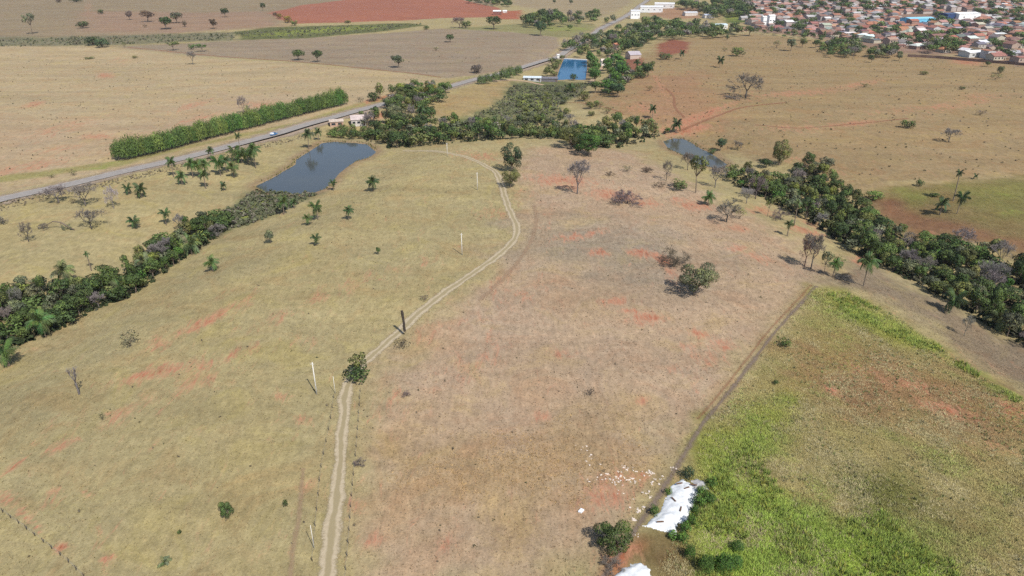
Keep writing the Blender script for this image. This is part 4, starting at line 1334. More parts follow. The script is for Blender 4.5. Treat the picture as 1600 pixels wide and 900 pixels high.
    ('palm', 1484, 489, 32, 32, 'palmdark', 'stout palm on the dry strip beside the ravine wood'),
    ('palm', 1556, 512, 36, 24, 'palmpale', 'pale palm at the ravine wood edge above the dry strip'),
    ('palm', 1345, 395, 26, 40, 'palm', 'palm rising out of the ravine wood front'),
    ('palm', 1489, 314, 11, 47, 'palmdark', 'very tall thin palm on the green slope beyond the ravine'),
    ('palm', 1468, 336, 19, 25, 'palmdark', 'short palm on the green slope beyond the ravine'),
    ('palm', 1495, 334, 20, 33, 'palmdark', 'medium palm beneath the very tall thin one'),
    ('shrub', 1436, 291, 12, 11, 'dark', 'dark little tree where the green slope meets the hillside'),
    ('shrub', 1459, 307, 14, 6, 'dark', 'low dark bush on the green slope'),
    ('shrub', 1365, 312, 26, 14, 'mid', 'green bush at the upper rim of the ravine'),
    ('palm', 1523, 280, 8, 8, 'palmdark', 'tiny dark palm where the green slope meets the hillside'),
    ('bare', 1506, 525, 14, 34, 'grey', 'thin leafless sapling on the dry strip'),
    # middle pasture
    ('fine', 1084, 461, 62, 50, 'greyg', 'large dome-shaped grey green tree alone in the middle pasture'),
    ('brush', 1053, 414, 42, 28, 'brown', 'tangled brown brush behind the dome-shaped tree'),
    ('brush', 980, 318, 44, 20, 'purple', 'wide purplish brush heap on the upper pasture'),
    ('bare', 902, 303, 30, 54, 'grey', 'slender pale tree with a bare crown beside red earth'),
    ('fine', 797, 293, 30, 28, 'olive', 'olive tree standing over the bend of the dirt track'),
    ('fine', 800, 268, 36, 44, 'bluegreen', 'tall dark tree behind the olive one at the track bend'),
    ('shrub', 557, 594, 40, 22, 'dark', 'dark spreading bush growing over the dirt track'),
    ('open', 561, 590, 32, 38, 'olive', 'thin olive sapling rising from the bush over the track'),
    ('sparse', 922, 617, 16, 12, 'greydark', 'small grey shrub in the middle of the dry pasture'),
    ('brush', 636, 619, 14, 8, 'purple', 'small purplish brush beside the track pasture'),
    ('brush', 562, 727, 18, 10, 'purple', 'dark dry brush by the fence along the track'),
    ('sparse', 664, 469, 16, 8, 'purple', 'dry scrub on the verge of the dirt track'),
    ('sparse', 627, 542, 26, 12, 'brown', 'dry twiggy scrub around the charred trunk'),
    ('shrub', 1226, 541, 17, 12, 'mid', 'round green shrub at the rim of the old fence strip'),
    ('shrub', 1212, 600, 9, 6, 'dark', 'dark little shrub in the overgrown green field'),
    ('fine', 960, 858, 64, 36, 'mid', 'large dark bushy tree between the two lime heaps'),
    ('brush', 955, 888, 34, 12, 'greydark', 'dry grey brush below the large dark bushy tree'),
    ('shrub', 1074, 748, 20, 17, 'bluegreen', 'dark bush at the head of the large lime heap'),
    ('shrub', 1044, 773, 11, 10, 'bright', 'small round green bush at the left rim of the lime heap'),
    ('shrub', 1022, 805, 15, 14, 'bright', 'larger round green bush at the left rim of the lime heap'),
    ('sparse', 205, 541, 30, 24, 'greyg', 'sparse twiggy bush alone on the left slope'),
    ('dead', 124, 616, 15, 46, 'grey', 'dead forked snag alone on the left slope'),
    ('sparse', 160, 657, 9, 14, 'greyg', 'thin sapling below the dead forked snag'),
    ('fine', 355, 809, 25, 26, 'mid', 'round green bush alone low on the left slope'),
    ('shrub', 447, 792, 7, 12, 'dark', 'tiny upright dark bush left of the dirt track'),
    ('shrub', 281, 834, 7, 6, 'dark', 'tiny dark weed bush on the left slope'),
    ('palm', 258, 882, 19, 9, 'palmpale', 'tiny palm seedling flat on the left slope'),
    ('tree', 423, 380, 18, 20, 'greyg', 'small grey tree above the left slope'),
    ('tree', 591, 398, 8, 12, 'dark', 'very small dark tree in the middle of the left slope'),
    ('brush', 3, 350, 18, 14, 'greydark', 'dark dry bush on the highway verge'),
    # left valley
    ('bare', 92, 317, 34, 30, 'grey', 'leafless tree leaning over on the highway verge'),
    ('bare', 134, 322, 34, 36, 'grey', 'tall leafless tree by the highway next to the leaning one'),
    ('bare', 178, 326, 20, 38, 'pale', 'pale leafless tree near two low palms'),
    ('bare', 143, 358, 36, 32, 'greydark', 'leafless tree with scrub at its foot in the valley meadow'),
    ('bare', 45, 378, 17, 32, 'greydark', 'small forked leafless tree in the valley meadow'),
    ('sparse', 115, 318, 12, 8, 'brown', 'low brown scrub along the highway verge'),
    ('sparse', 80, 278, 12, 6, 'olive', 'olive scrub on the far highway verge'),
    ('sparse', 115, 274, 14, 8, 'olive', 'larger olive scrub on the far highway verge'),
    # palms
    ('palm', 333, 424, 20, 21, 'palm', 'palm alone below the gully wood'),
    ('palm', 494, 384, 14, 17, 'palmdark', 'small palm alone on the upper left slope'),
    ('palm', 545, 344, 15, 20, 'palmdark', 'single palm on the upper left slope nearest the crest path'),
    ('palm', 583, 299, 18, 21, 'palmdark', 'single palm close above the grey pond shore'),
    ('palm', 521, 298, 11, 16, 'palmdark', 'small palm right on the grey pond shore'),
    ('palm', 497, 343, 20, 26, 'palm', 'larger palm of a pair on the slope below the pond'),
    ('palm', 482, 352, 14, 16, 'palm', 'smaller palm of a pair on the slope below the pond'),
    ('palm', 444, 335, 19, 27, 'palm', 'palm at the marsh edge below the grey pond'),
    ('palm', 460, 326, 11, 14, 'palmdark', 'small palm beside another at the marsh edge'),
    ('palm', 15, 572, 32, 34, 'palm', 'bushy palm in front of the lower gully wood'),
    ('palm', 72, 527, 34, 38, 'palm', 'palm on the lower front of the gully wood'),
    ('palm', 190, 466, 26, 26, 'palm', 'palm at the middle front of the gully wood'),
    ('palm', 105, 447, 30, 34, 'palmpale', 'pale palm standing behind the gully wood'),
    ('palm', 143, 423, 9, 30, 'palmdark', 'thin tall palm behind the gully wood'),
    ('palm', 300, 398, 30, 26, 'palmpale', 'pale palm at the upper front of the gully wood'),
    ('palm', 228, 424, 24, 24, 'palmpale', 'pale palm inside the gully wood'),
    ('palm', 260, 352, 15, 24, 'palmdark', 'palm on the upper back edge of the gully wood'),
    ('palm', 210, 357, 17, 17, 'palmdark', 'short palm alone in the valley meadow'),
    ('palm', 201, 304, 14, 15, 'palmdark', 'small palm of two by the pale leafless tree'),
    ('palm', 221, 309, 20, 21, 'palmdark', 'larger palm of two by the pale leafless tree'),
    ('palm', 350, 298, 11, 13, 'palmdark', 'tiny palm alone between the palm grove and the pond'),
    ('palm', 331, 251, 12, 20, 'palmdark', 'small palm on the highway verge above the palm grove'),
    ('palm', 376, 237, 10, 28, 'palmdark', 'tall thin palm beside the highway'),
    ('palm', 483, 233, 16, 28, 'palmdark', 'shaggy palm at the top of the grey pond'),
    ('palm', 498, 219, 12, 17, 'palmdark', 'small palm at the top of the grey pond'),
]
for row, p in zip(ONE, ground([(r[1], r[2]) for r in ONE])):
    a, u = px_per_m(p)
    plant(row[0], p, row[3] / a, row[4] / u, row[5], row[6])
for x, y, w, h in ((272, 277, 16, 29), (285, 289, 17, 20), (302, 278, 18, 28), (312, 279, 18, 26), (322, 278, 16, 26), (322, 295, 16, 28), (345, 275, 20, 28), (355, 270, 18, 24), (366, 278, 17, 22),
                   (368, 253, 20, 22), (378, 255, 20, 20), (388, 256, 18, 22), (400, 263, 20, 36), (393, 252, 16, 20)):
    at('palm', x, y, w, h, 'palm', 'low bushy palm in the grove between the highway and the grey pond', 'palm grove by the grey pond')
for x, y, w, h in ((1098, 772, 20, 16), (1092, 788, 22, 18), (1085, 805, 18, 16), (1068, 832, 24, 22), (1078, 822, 20, 18), (1066, 846, 22, 18), (1112, 762, 22, 16), (1108, 784, 22, 16), (1050, 840, 16, 9)):
    at('shrub', x + random.uniform(-3, 3), y + random.uniform(-2, 2), w * random.uniform(.7, 1.2), h * random.uniform(.7, 1.1), 'bright', 'dark green bush crowding the right rim of the large lime heap', 'bushes on the right rim of the lime heap')
for x, y, w, h in ((1077, 872, 18, 20), (1102, 893, 26, 24), (1130, 892, 30, 24), (1148, 888, 22, 20), (1152, 860, 20, 14)):
    at('cane', x, y, w, h, 'bright', 'bright green tussock clump at the near end of the green field', 'tussock clumps in the green field')
# rotted arch of a fallen tree in the valley meadow
p = ground([(90, 358)])[0]
ft = empty('fallen_tree', p, 0)
mb = MB()
mb.tube([(-7, 0.3, 0.1), (-4.5, 0, 1.6), (-1, 0, 3.4), (2.2, -.1, 3.0), (5.5, -.2, .5), (7, -.3, 0)], [.1, .16, .22, .28, .3, .24], 6)
mb.tube([(2.0, -.1, 3.0), (1.9, 0, 1.4), (1.8, .1, -.1)], [.14, .12, .12], 5)
link('trunk', mb.mesh('trunk', M['bark'], True), ft)
o = link('twigs', CR['brush'][0][1], ft, GREENC['greydark'])
o.location, o.scale = (-5.5, 0, 0), (4, 4, 2.6)
o = link('twigs', CR['brush'][1][1], ft, GREENC['greyg'])
o.location, o.scale = (4, -.1, 0), (4, 4, 2.4)
tag(ft, 'arched trunk of a fallen dry tree in the valley meadow', 'dead tree')

# ------------------------------------------------------------------ ground cover nobody could count


def blades(name, x, y, hgt, wid, col, nb, spread, seed, label, cat):
    """one mesh of splayed three-cornered blades, nb to a tuft"""
    rng = np.random.default_rng(seed)
    n = len(x)
    z = height(x, y) - 0.03
    B = np.stack([x, y, z], 1)[:, None, :].repeat(nb, 1)
    a = rng.uniform(0, 2 * np.pi, (n, nb))
    ln = rng.uniform(.2, 1.0, (n, nb)) * spread[:, None]
    hh = hgt[:, None] * rng.uniform(.6, 1.1, (n, nb))
    B[..., 0] += np.cos(a) * ln * .35
    B[..., 1] += np.sin(a) * ln * .35
    tip = B + np.stack([np.cos(a) * ln, np.sin(a) * ln, hh], 2)
    sa = rng.uniform(0, 2 * np.pi, (n, nb))
    s = np.stack([np.cos(sa), np.sin(sa), 0 * sa], 2) * wid[:, None, None] * .5
    V = np.stack([B - s, B + s, tip], 2).reshape(-1, 3)
    cc = (col[:, None, :] * rng.uniform(.85, 1.15, (n, nb, 1))).reshape(-1, 3)
    me = np_mesh(name, V, np.arange(len(V)).reshape(-1, 3), [M['grass']], fattr={'bcol': np.clip(cc, 0.004, .8)})
    return tag(link(name, me), label, cat, kind='stuff')


def scatter_px(poly, n, seed, even_px=0.5):
    """random ground points in a photo outline, density between even on the ground and even in the picture"""
    rng = np.random.default_rng(seed)
    P = ground(poly)[:, :2]
    lo, hi = P.min(0), P.max(0)
    out = []
    got = 0
    while got < n:
        m = n * 3
        x, y = rng.uniform(lo[0], hi[0], m), rng.uniform(lo[1], hi[1], m)
        k = inside(x, y, P) & (rng.random(m) < (max(lo[1], 80) / np.maximum(y, 1)) ** (2 * even_px))
        out.append(np.stack([x[k], y[k]], 1))
        got += k.sum()
    return np.vstack(out)[:n]


def avoid(q, C, d):
    """drop points closer than d to a line of points"""
    keep = np.ones(len(q), bool)
    for c in C[::2]:
        keep &= (q[:, 0] - c[0]) ** 2 + (q[:, 1] - c[1]) ** 2 > d * d
    return q[keep]


rng = np.random.default_rng(5)
q = scatter_px([(-30, 920), (-30, 560), (300, 420), (620, 240), (1000, 240), (1290, 430), (930, 920)], 62000, 31, .45)
q = avoid(q, TC, 2.0)
c, r_, rd, gr = cover(q[:, 0], q[:, 1])
m = fbm(q[:, 0] / 5, q[:, 1] / 5, 9, 3)
k = (rd < .5) & (m + rng.random(len(q)) * .5 > .55)
q, c = q[k], c[k]
n = len(q)
hh = rng.uniform(.12, .42, n)
blades('dry_grass', q[:, 0], q[:, 1], hh, rng.uniform(.08, .2, n), 1.15 * c * rng.uniform(.72, 1.2, (n, 1)) * rng.uniform(.95, 1.05, (n, 3)), 4, rng.uniform(.12, .4, n), 8,
       'short straw-coloured grass tufts all over the grazed pasture', 'grass')
FIELD = ZONES[30][3] if False else [(1275, 450), (1330, 457), (1400, 492), (1470, 542), (1540, 592), (1640, 645), (1800, 930), (1000, 930), (1080, 800), (1080, 740), (1100, 670), (1180, 568), (1250, 476)]
q = scatter_px(FIELD, 105000, 32, .4)
FW = ground(FIELD)[:, :2]
q = q[-sdist(q[:, 0], q[:, 1], FW) > (fbm(q[:, 0] / 5, q[:, 1] / 5, 61, 3) - .35) * 9 * rng.random(len(q))]
c, r_, rd, gr = cover(q[:, 0], q[:, 1])
fa = ground([(1200, 540), (1500, 680)])
fd = fa[1] - fa[0]
fd = fd[:2] / np.linalg.norm(fd[:2])
m = fbm((q[:, 0] * fd[0] + q[:, 1] * fd[1]) / 9, (q[:, 0] * fd[1] - q[:, 1] * fd[0]) / 2.6, 19, 3)
k = (rng.random(len(q)) > rd * .5) & (m + rng.random(len(q)) * .6 > .45 - .25 * gr)
q, c, gr, m = q[k], c[k], gr[k], m[k]
n = len(q)
mm = fbm(q[:, 0] / 16, q[:, 1] / 16, 29, 4)
g = np.clip(gr * 1.1 + (m - .5) * 1.2 + (mm - .5) * 2.2 - .1, 0, 1)[:, None]
c = c * (1 - g * .6) + np.array([.16, .225, .05]) * g * .6 * rng.uniform(.7, 1.4, (n, 1))
straw = (rng.random(n) < np.clip((fbm(q[:, 0] / 7, q[:, 1] / 7, 39, 4) - .45 - .25 * gr) * 3.0, .03, .8))[:, None]
c = np.where(straw, np.array([.27, .235, .13]) * rng.uniform(.7, 1.1, (n, 1)), c) * 1.95
blades('field_grass', q[:, 0], q[:, 1], rng.uniform(.15, .45, n) + .75 * np.clip(gr, 0, 1) * rng.uniform(.5, 1, n), rng.uniform(.05, .15, n), c * (.75 + .5 * fbm(q[:, 0] / 2.2, q[:, 1] / 2.2, 49, 3))[:, None] * rng.uniform(.85, 1.15, (n, 1)), 4,
       rng.uniform(.3, .8, n), 9, 'tall rank green and straw grass filling the overgrown field', 'grass')

q = scatter_px([(600, 700), (700, 660), (860, 650), (970, 640), (1030, 690), (1010, 770), (880, 810), (700, 820), (590, 780)], 5200, 75, .3)
GP = ground([(600, 700), (700, 660), (860, 650), (970, 640), (1030, 690), (1010, 770), (880, 810), (700, 820), (590, 780)])[:, :2]
mm = fbm(q[:, 0] / 9, q[:, 1] / 9, 76, 4) + np.clip(-sdist(q[:, 0], q[:, 1], GP) / 14, 0, 1) * .3
q = q[mm + rng.random(len(q)) * .3 > .88]
n = len(q)
blades('golden_grass', q[:, 0], q[:, 1], rng.uniform(.15, .38, n), rng.uniform(.06, .16, n), 1.5 * alb(192, 162, 116) * rng.uniform(.7, 1.2, (n, 1)), 6, rng.uniform(.2, .45, n), 77, 'coarse golden tussocks in the lower middle pasture', 'grass')
reeds = []
for L_, P_ in POND_W[::2]:
    ring = resample(np.vstack([P_, P_[:1]]), .35)
    ring = ring + rng.normal(size=ring.shape) * 1.1
    sd_ = sdist(ring[:, 0], ring[:, 1], P_)
    reeds.append(ring[(sd_ > .2) & (fbm(ring[:, 0] / 12, ring[:, 1] / 12, 78, 2) + rng.random(len(ring)) * .2 > .6)])
q = np.vstack(reeds)
n = len(q)
blades('shore_reeds', q[:, 0], q[:, 1], rng.uniform(.5, 1.3, n), rng.uniform(.15, .35, n), alb(150, 146, 92) * rng.uniform(.6, 1.2, (n, 1)), 7, rng.uniform(.25, .6, n), 79, 'thin reeds along the pond and stream margins', 'reeds')
# scattered clumps through the rest of the field
q = scatter_px(FIELD, 5200, 81, .35)
mm = fbm(q[:, 0] / 8, q[:, 1] / 8, 82, 4)
q, mm = q[mm + rng.random(len(q)) * .25 > .62], None
n = len(q)
kc = np.array([[.20, .205, .085], [.27, .25, .13], [.16, .19, .065], [.30, .27, .15]])[rng.integers(0, 4, n)]
blades('weed_clumps', q[:, 0], q[:, 1], rng.uniform(.35, .95, n), rng.uniform(.1, .22, n), 1.25 * kc * rng.uniform(.8, 1.2, (n, 1)), 7, rng.uniform(.35, .8, n), 83, 'olive and straw weed clumps scattered over the overgrown field', 'weeds')
# lush tussocks where the field is greenest
q = np.vstack([scatter_px([(1080, 800), (1110, 740), (1170, 690), (1230, 780), (1330, 815), (1380, 800), (1420, 845), (1500, 885), (1500, 930), (1090, 930)], 2600, 71, .3),
               scatter_px([(1290, 458), (1325, 460), (1400, 495), (1480, 548), (1560, 605), (1600, 622), (1590, 632), (1470, 560), (1390, 525), (1320, 490)], 900, 72, .3)])
mm = fbm(q[:, 0] / 6, q[:, 1] / 6, 73, 3)
q, mm = q[mm > .42], mm[mm > .42]
n = len(q)
tc = np.array([.235, .31, .07]) * (1 - .0 * mm[:, None]) * rng.uniform(.75, 1.25, (n, 1)) * np.where(rng.random((n, 1)) < .2, np.array([[1.35, 1.05, .95]]), 1.0)
blades('lush_grass', q[:, 0], q[:, 1], rng.uniform(.7, 1.5, n), rng.uniform(.12, .26, n), tc, 9, rng.uniform(.5, 1.0, n), 74, 'lush bright green tussock grass in the overgrown field', 'grass')


def scrub(name, q, size, cols, seed, label, cat='scrub', nl=9, hs=.8):
    rng = np.random.default_rng(seed)
    n = len(q)
    z = height(q[:, 0], q[:, 1])
    d = rng.normal(size=(n, nl, 3))
    d[..., 2] = np.abs(d[..., 2])
    d /= np.linalg.norm(d, axis=2)[..., None]
    s = size[:, None, None]
    P = np.stack([q[:, 0], q[:, 1], z], 1)[:, None, :] + d * s * np.array([.5, .5, hs]) * rng.uniform(.5, 1, (n, nl, 1))
    V = leaf_quads(P.reshape(-1, 3), d.reshape(-1, 3) + rng.normal(size=(n * nl, 3)) * .4, np.repeat(size, nl) * .26, rng).reshape(-1, 3)
    cc = cols[rng.integers(0, len(cols), n)]
    cc = (cc[:, None, :] * rng.uniform(.65, 1.35, (n, nl, 1))).reshape(-1, 3)
    me = np_mesh(name, V, np.arange(len(V)).reshape(-1, 4), [M['grass']], fattr={'bcol': cc})
    return tag(link(name, me), label, cat, kind='stuff')


GC = np.array
q = np.vstack([scatter_px([(-40, 80), (430, 100), (680, 122), (470, 190), (190, 250), (-40, 300)], 620, 41, .3), scatter_px([(200, 75), (860, 58), (850, 95), (700, 120), (430, 92)], 160, 42, .3),
               scatter_px([(-40, 2), (430, 10), (430, 40), (-40, 60)], 160, 48, .3)])
scrub('far_scrub', q, rng.uniform(.4, 1.15, len(q)), GC([[.14, .11, .07], [.16, .125, .085], [.10, .095, .055]]), 43, 'small dark scrub dotted over the far straw and grey fields')
q = scatter_px([(900, 165), (1010, 95), (1180, 58), (1480, 90), (1640, 108), (1640, 275), (1340, 298), (1180, 248), (1060, 208)], 1500, 44, .3)
scrub('hillside_scrub', q, rng.uniform(.3, 1.3, len(q)) ** 1.5, GC([[.10, .095, .05], [.12, .10, .06], [.14, .11, .08]]), 45, 'small dark scrub dotted over the brown hillside')
q = scatter_px([(0, 880), (200, 600), (600, 260), (860, 240), (1230, 380), (1150, 580), (960, 800), (700, 890)], 300, 46, .4)
scrub('pasture_weeds', avoid(q, TC, 2.2), rng.uniform(.15, .7, len(avoid(q, TC, 2.2))), GC([[.12, .10, .07], [.14, .115, .08], [.09, .09, .05]]), 47, 'small dark weeds dotted over the near pastures', 'weeds')
q = np.vstack([scatter_px([(800, 132), (925, 130), (905, 150), (872, 166), (885, 186), (760, 197), (700, 203), (752, 176), (785, 156)], 1500, 51, .2),
               scatter_px([(398, 299), (496, 304), (440, 332), (392, 350), (340, 366), (340, 335), (372, 320)], 700, 52, .2)])
scrub('marsh_scrub', q, rng.uniform(.9, 2.6, len(q)), GC([[.115, .125, .07], [.14, .145, .085], [.155, .14, .105], [.10, .115, .06]]), 53, 'grey green reedy scrub covering the marshy valley floors')
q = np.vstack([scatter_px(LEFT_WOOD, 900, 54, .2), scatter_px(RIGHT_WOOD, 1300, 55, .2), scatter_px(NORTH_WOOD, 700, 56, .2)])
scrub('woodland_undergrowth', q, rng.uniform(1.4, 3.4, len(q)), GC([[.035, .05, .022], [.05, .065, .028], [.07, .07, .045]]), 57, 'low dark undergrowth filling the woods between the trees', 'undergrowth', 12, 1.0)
q = np.vstack([scatter_px([(365, 51), (520, 41), (660, 38), (600, 48), (480, 59), (380, 61)], 500, 58, 0), scatter_px([(-40, 62), (200, 57), (370, 52), (370, 62), (200, 69), (-40, 73)], 500, 59, 0)])
scrub('boundary_thicket', q, rng.uniform(1.2, 3.2, len(q)), GC([[.115, .13, .065], [.14, .15, .085], [.15, .14, .10]]), 60, 'low green thicket in the strip between the far fields')
q = np.vstack([scatter_px([(1290, 440), (1340, 420), (1500, 500), (1610, 560), (1610, 620), (1500, 555), (1400, 490)], 3500, 63, .2), scatter_px([(1380, 310), (1500, 288), (1620, 280), (1620, 395), (1500, 360), (1420, 350)], 5000, 65, .2)])
c, r_, rd, gr = cover(q[:, 0], q[:, 1])
n = len(q)
blades('rough_grass', q[:, 0], q[:, 1], rng.uniform(.1, .35, n), rng.uniform(.08, .2, n), 1.45 * c * rng.uniform(.75, 1.25, (n, 1)), 4, rng.uniform(.2, .5, n), 64, 'rough grass on both sides of the ravine wood', 'grass')
q = np.vstack([scatter_px([(0, 316), (190, 278), (340, 244), (500, 200), (505, 206), (340, 252), (190, 286), (0, 330)], 700, 61, .2)])
scrub('verge_weeds', q, rng.uniform(.4, 1.1, len(q)), GC([[.22, .18, .13], [.18, .15, .11], [.20, .175, .10]]), 62, 'dry tall weeds along the near highway verge', 'weeds')
# ------------------------------------------------------------------ poles and fences
def pole(x, y, hpx, label, thin=False):
    p = ground([(x, y)])[0]
    h = hpx / px_per_m(p)[1]
    o = empty('utility_pole' if not thin else 'guide_post', p)
    r = .14 if not thin else .06
    mb = MB().tube([(0, 0, -.3), (0, 0, h * .5), (0, 0, h)], [r * 1.25, r, r * .8], 8)
    link('shaft', mb.mesh('shaft', M['concrete'], True), o)
    if not thin:
        arm = link('crossarm', MB().box(-.5, .5, -.16, -.08, h - .5, h - .4).mesh('crossarm', M['concrete']), o)
        for dx in (-.42, .42):
            link('insulator', MB().tube([(dx, -.12, h - .4), (dx, -.12, h - .3), (dx, -.12, h - .22)], [.03, .055, .03], 6).mesh('insulator', M['ceramic']), arm)
    else:
        link('cap', MB().tube([(0, 0, h), (0, 0, h + .12)], [.07, .05], 6).mesh('cap', M['concrete']), o)
    tag(o, label, 'utility pole' if not thin else 'post', 'line of concrete poles beside the dirt track' if not thin else None)


pole(495, 616, 49, 'white concrete pole nearest the bush that overgrows the dirt track')
pole(722, 398, 33, 'white concrete pole in the open slope inside the track curve')
pole(746, 297, 27, 'white concrete pole just left of the track bend trees')
pole(699, 244, 20, 'white concrete pole at the crest where the dirt track flattens')
pole(491, 857, 34, 'thin white post beside the lowest stretch of dirt track', True)
pole(524, 615, 26, 'thin white post between the tall pole and the overgrown bush', True)


def fence(name, px, step, label, ph=1.25):
    C = resample(ground(px)[:, :2], step)
    Z = height(C[:, 0], C[:, 1])
    o = empty(name, (C[0, 0], C[0, 1], float(Z[0])))
    base = np.array([C[0, 0], C[0, 1], float(Z[0])])
    pm = [MB().tube([(0, 0, -.25), (.02 * k, 0, ph * .5), (.05 * k, .02, ph * (1 + .06 * k))], [.075, .07, .06], 6).mesh('post', M['post'], True) for k in (-1, 0, 1)]
    for i, (c, z) in enumerate(zip(C, Z)):
        q = link('post', pm[i % 3], o)
        q.location = np.array([c[0], c[1], z]) - base
        q.rotation_euler = (random.uniform(-.06, .06), random.uniform(-.06, .06), random.uniform(0, 6))
    for k in (.45, .8, 1.12):
        mb = MB().tube([np.array([c[0], c[1], z + k]) - base for c, z in zip(C, Z)], [.006] * len(C), 3)
        link('wire', mb.mesh('wire', M['wire']), o)
    tag(o, label, 'fence')


fence('wire_fence', [(563, 612), (560, 660), (556, 710), (550, 770), (545, 840), (538, 920)], 3.2, 'wire fence on dark posts right along the dirt track')
fence('wire_fence', [(522, 622), (516, 660), (508, 700), (501, 740), (495, 800), (486, 900)], 4.4, 'wire fence on dark posts left of the dirt track')
fence('wire_fence', [(-20, 785), (12, 806), (45, 830), (80, 857), (108, 880), (140, 912)], 3.0, 'wire fence crossing the bottom corner of the left slope')

# charred trunk by the track
p = ground([(633, 524)])[0]
st = empty('charred_trunk', p)
h = 38 / px_per_m(p)[1]
rr = random.Random(3)
pts = [(-.05 * h * (t ** 1.5) + rr.uniform(-.05, .05), rr.uniform(-.05, .05), h * t) for t in np.linspace(-.04, 1, 11)]
link('trunk', MB().tube(pts, [.42, .38, .36, .4, .34, .37, .33, .36, .38, .42, .3], 7).mesh('trunk', M['char']), st)
mb = MB()
for k in range(14):
    t = rr.uniform(.1, .98)
    a = rr.uniform(0, 6.28)
    b0 = np.array([-.05 * h * t ** 1.5 + .25 * math.cos(a), .25 * math.sin(a), h * t])
    mb.tube([b0, b0 + np.array([.35 * math.cos(a), .35 * math.sin(a), rr.uniform(-.1, .4)])], [.1, .04], 4)
link('stub', mb.mesh('stub', M['char']), st)
tag(st, 'tall charred dead trunk standing beside the dirt track', 'dead tree')


# ------------------------------------------------------------------ heaps and litter
def heap(name, poly_px, hmax, mat, label, seed, res=0.3, rough=.12, cat='heap'):
    P = ground(poly_px)[:, :2]
    lo, hi = P.min(0) - .6, P.max(0) + .6
    xs, ys = np.arange(lo[0], hi[0], res), np.arange(lo[1], hi[1], res)
    X, Y = np.meshgrid(xs, ys)
    sd = sdist(X.ravel(), Y.ravel(), P) + (fbm(X.ravel() / 1.1, Y.ravel() / 1.1, seed, 4) - .5) * 1.5
    z = np.where(sd < 0, hmax * (1 - np.exp(sd / 1.6)) + .06 + rough * (fbm(X.ravel() * .9, Y.ravel() * .9, seed + 3, 4) - .4) * np.clip(-sd, 0, 1), -.15)
    nx_ = len(xs)
    i = (np.arange(len(ys) - 1)[:, None] * nx_ + np.arange(nx_ - 1)[None, :]).ravel()
    F = np.stack([i, i + 1, i + 1 + nx_, i + nx_], 1)
    F = F[(z[F] > 0).any(1)]
    used, inv = np.unique(F, return_inverse=True)
    c = P.mean(0)
    cz = float(height(c[0], c[1]))
    V = np.stack([X.ravel() - c[0], Y.ravel() - c[1], height(X.ravel(), Y.ravel()) - cz + z], 1)[used]
    o = link(name, np_mesh(name, V, inv.reshape(-1, 4), [mat], True))
    o.location = (c[0], c[1], cz)
    return tag(o, label, cat)


heap('lime_heap', [(1007, 823), (1018, 809), (1030, 800), (1036, 782), (1046, 768), (1052, 754), (1066, 751), (1079, 754), (1088, 764), (1103, 767), (1090, 777), (1084, 792), (1081, 806), (1074, 814),
                   (1060, 818), (1056, 836), (1044, 833), (1026, 826)], .8, M['lime'], 'large spread heap of white lime at the green field edge', 2, .25, .35)
heap('lime_heap', [(960, 905), (970, 890), (985, 882), (1002, 882), (1014, 889), (1018, 905), (1010, 925), (970, 925)], .8, M['lime'], 'smaller white lime heap on red earth at the track end', 3, .25, .35)
heap('rubble_heap', [(1078, 752), (1090, 748), (1102, 754), (1108, 766), (1096, 768), (1084, 764)], .7, M['rubble'], 'grey rubble heap at the head of the large lime heap', 4, .22, .9)

rr = random.Random(21)
LM = []
for k in range(4):
    mb = MB()
    a, b, c = ((.5, .3, .16), (.8, .16, .1), (.35, .35, .22), (.6, .4, .06))[k]
    for j in range(3):
        x, y, s = rr.uniform(-.25, .25), rr.uniform(-.2, .2), rr.uniform(.5, 1)
        mb.box(x - a * s / 2, x + a * s / 2, y - b * s / 2, y + b * s / 2, -.03, c * s * rr.uniform(.7, 1.4))
    for i, v in enumerate(mb.v):
        mb.v[i] = (v[0] + rr.uniform(-.06, .06), v[1] + rr.uniform(-.06, .06), v[2] + (rr.uniform(-.03, .05) if v[2] > 0 else 0))
    LM.append(mb.mesh('scrap', M['litter']))
spots = []
for cx, cy, sx, sy, n in ((935, 748, 12, 4, 7), (962, 750, 18, 5, 14), (978, 733, 14, 6, 14), (985, 752, 10, 3, 8), (1012, 740, 9, 4, 12), (1030, 747, 7, 6, 8), (1022, 755, 6, 5, 6), (1015, 775, 5, 5, 8),
                          (1002, 797, 6, 4, 10), (990, 812, 5, 3, 5), (915, 696, 14, 8, 5), (925, 718, 12, 8, 5), (1052, 733, 6, 3, 4), (985, 770, 24, 8, 5), (994, 832, 5, 6, 3), (960, 742, 40, 16, 10)):
    for _ in range(n):
        spots.append((rr.gauss(cx, sx * .7), rr.gauss(cy, sy * .7)))
spots += [(984, 793)]
for i, g in enumerate(ground(spots)):
    o = link('scrap', LM[i % 4])
    s = rr.uniform(.35, .95)
    o.location, o.rotation_euler, o.scale = g, (0, 0, rr.uniform(0, 6.28)), (s, s, s)
    tag(o, 'pale scrap of rubbish littering the pasture beside the lime heap', 'litter', 'litter beside the lime heap')
for x, y, a in ((1061, 760, .3), (1072, 767, .5), (1083, 762, -.2), (1063, 800, 1.2), (1031, 820, .1), (1052, 785, 2.0)):
    g = ground([(x, y)])[0]
    q = link('broken_board', MB().box(-.7, .7, -.14, .14, 0, .12).mesh('broken_board', M['door']))
    q.location, q.rotation_euler = (g[0], g[1], g[2] + .78), (.06, .05, a)
    tag(q, 'dark broken board lying on the large lime heap', 'board', 'broken boards on the lime heap')
o = link('discarded_sack', MB().box(-.55, .55, -.38, .38, -.03, .35).mesh('discarded_sack', M['carwhite']))
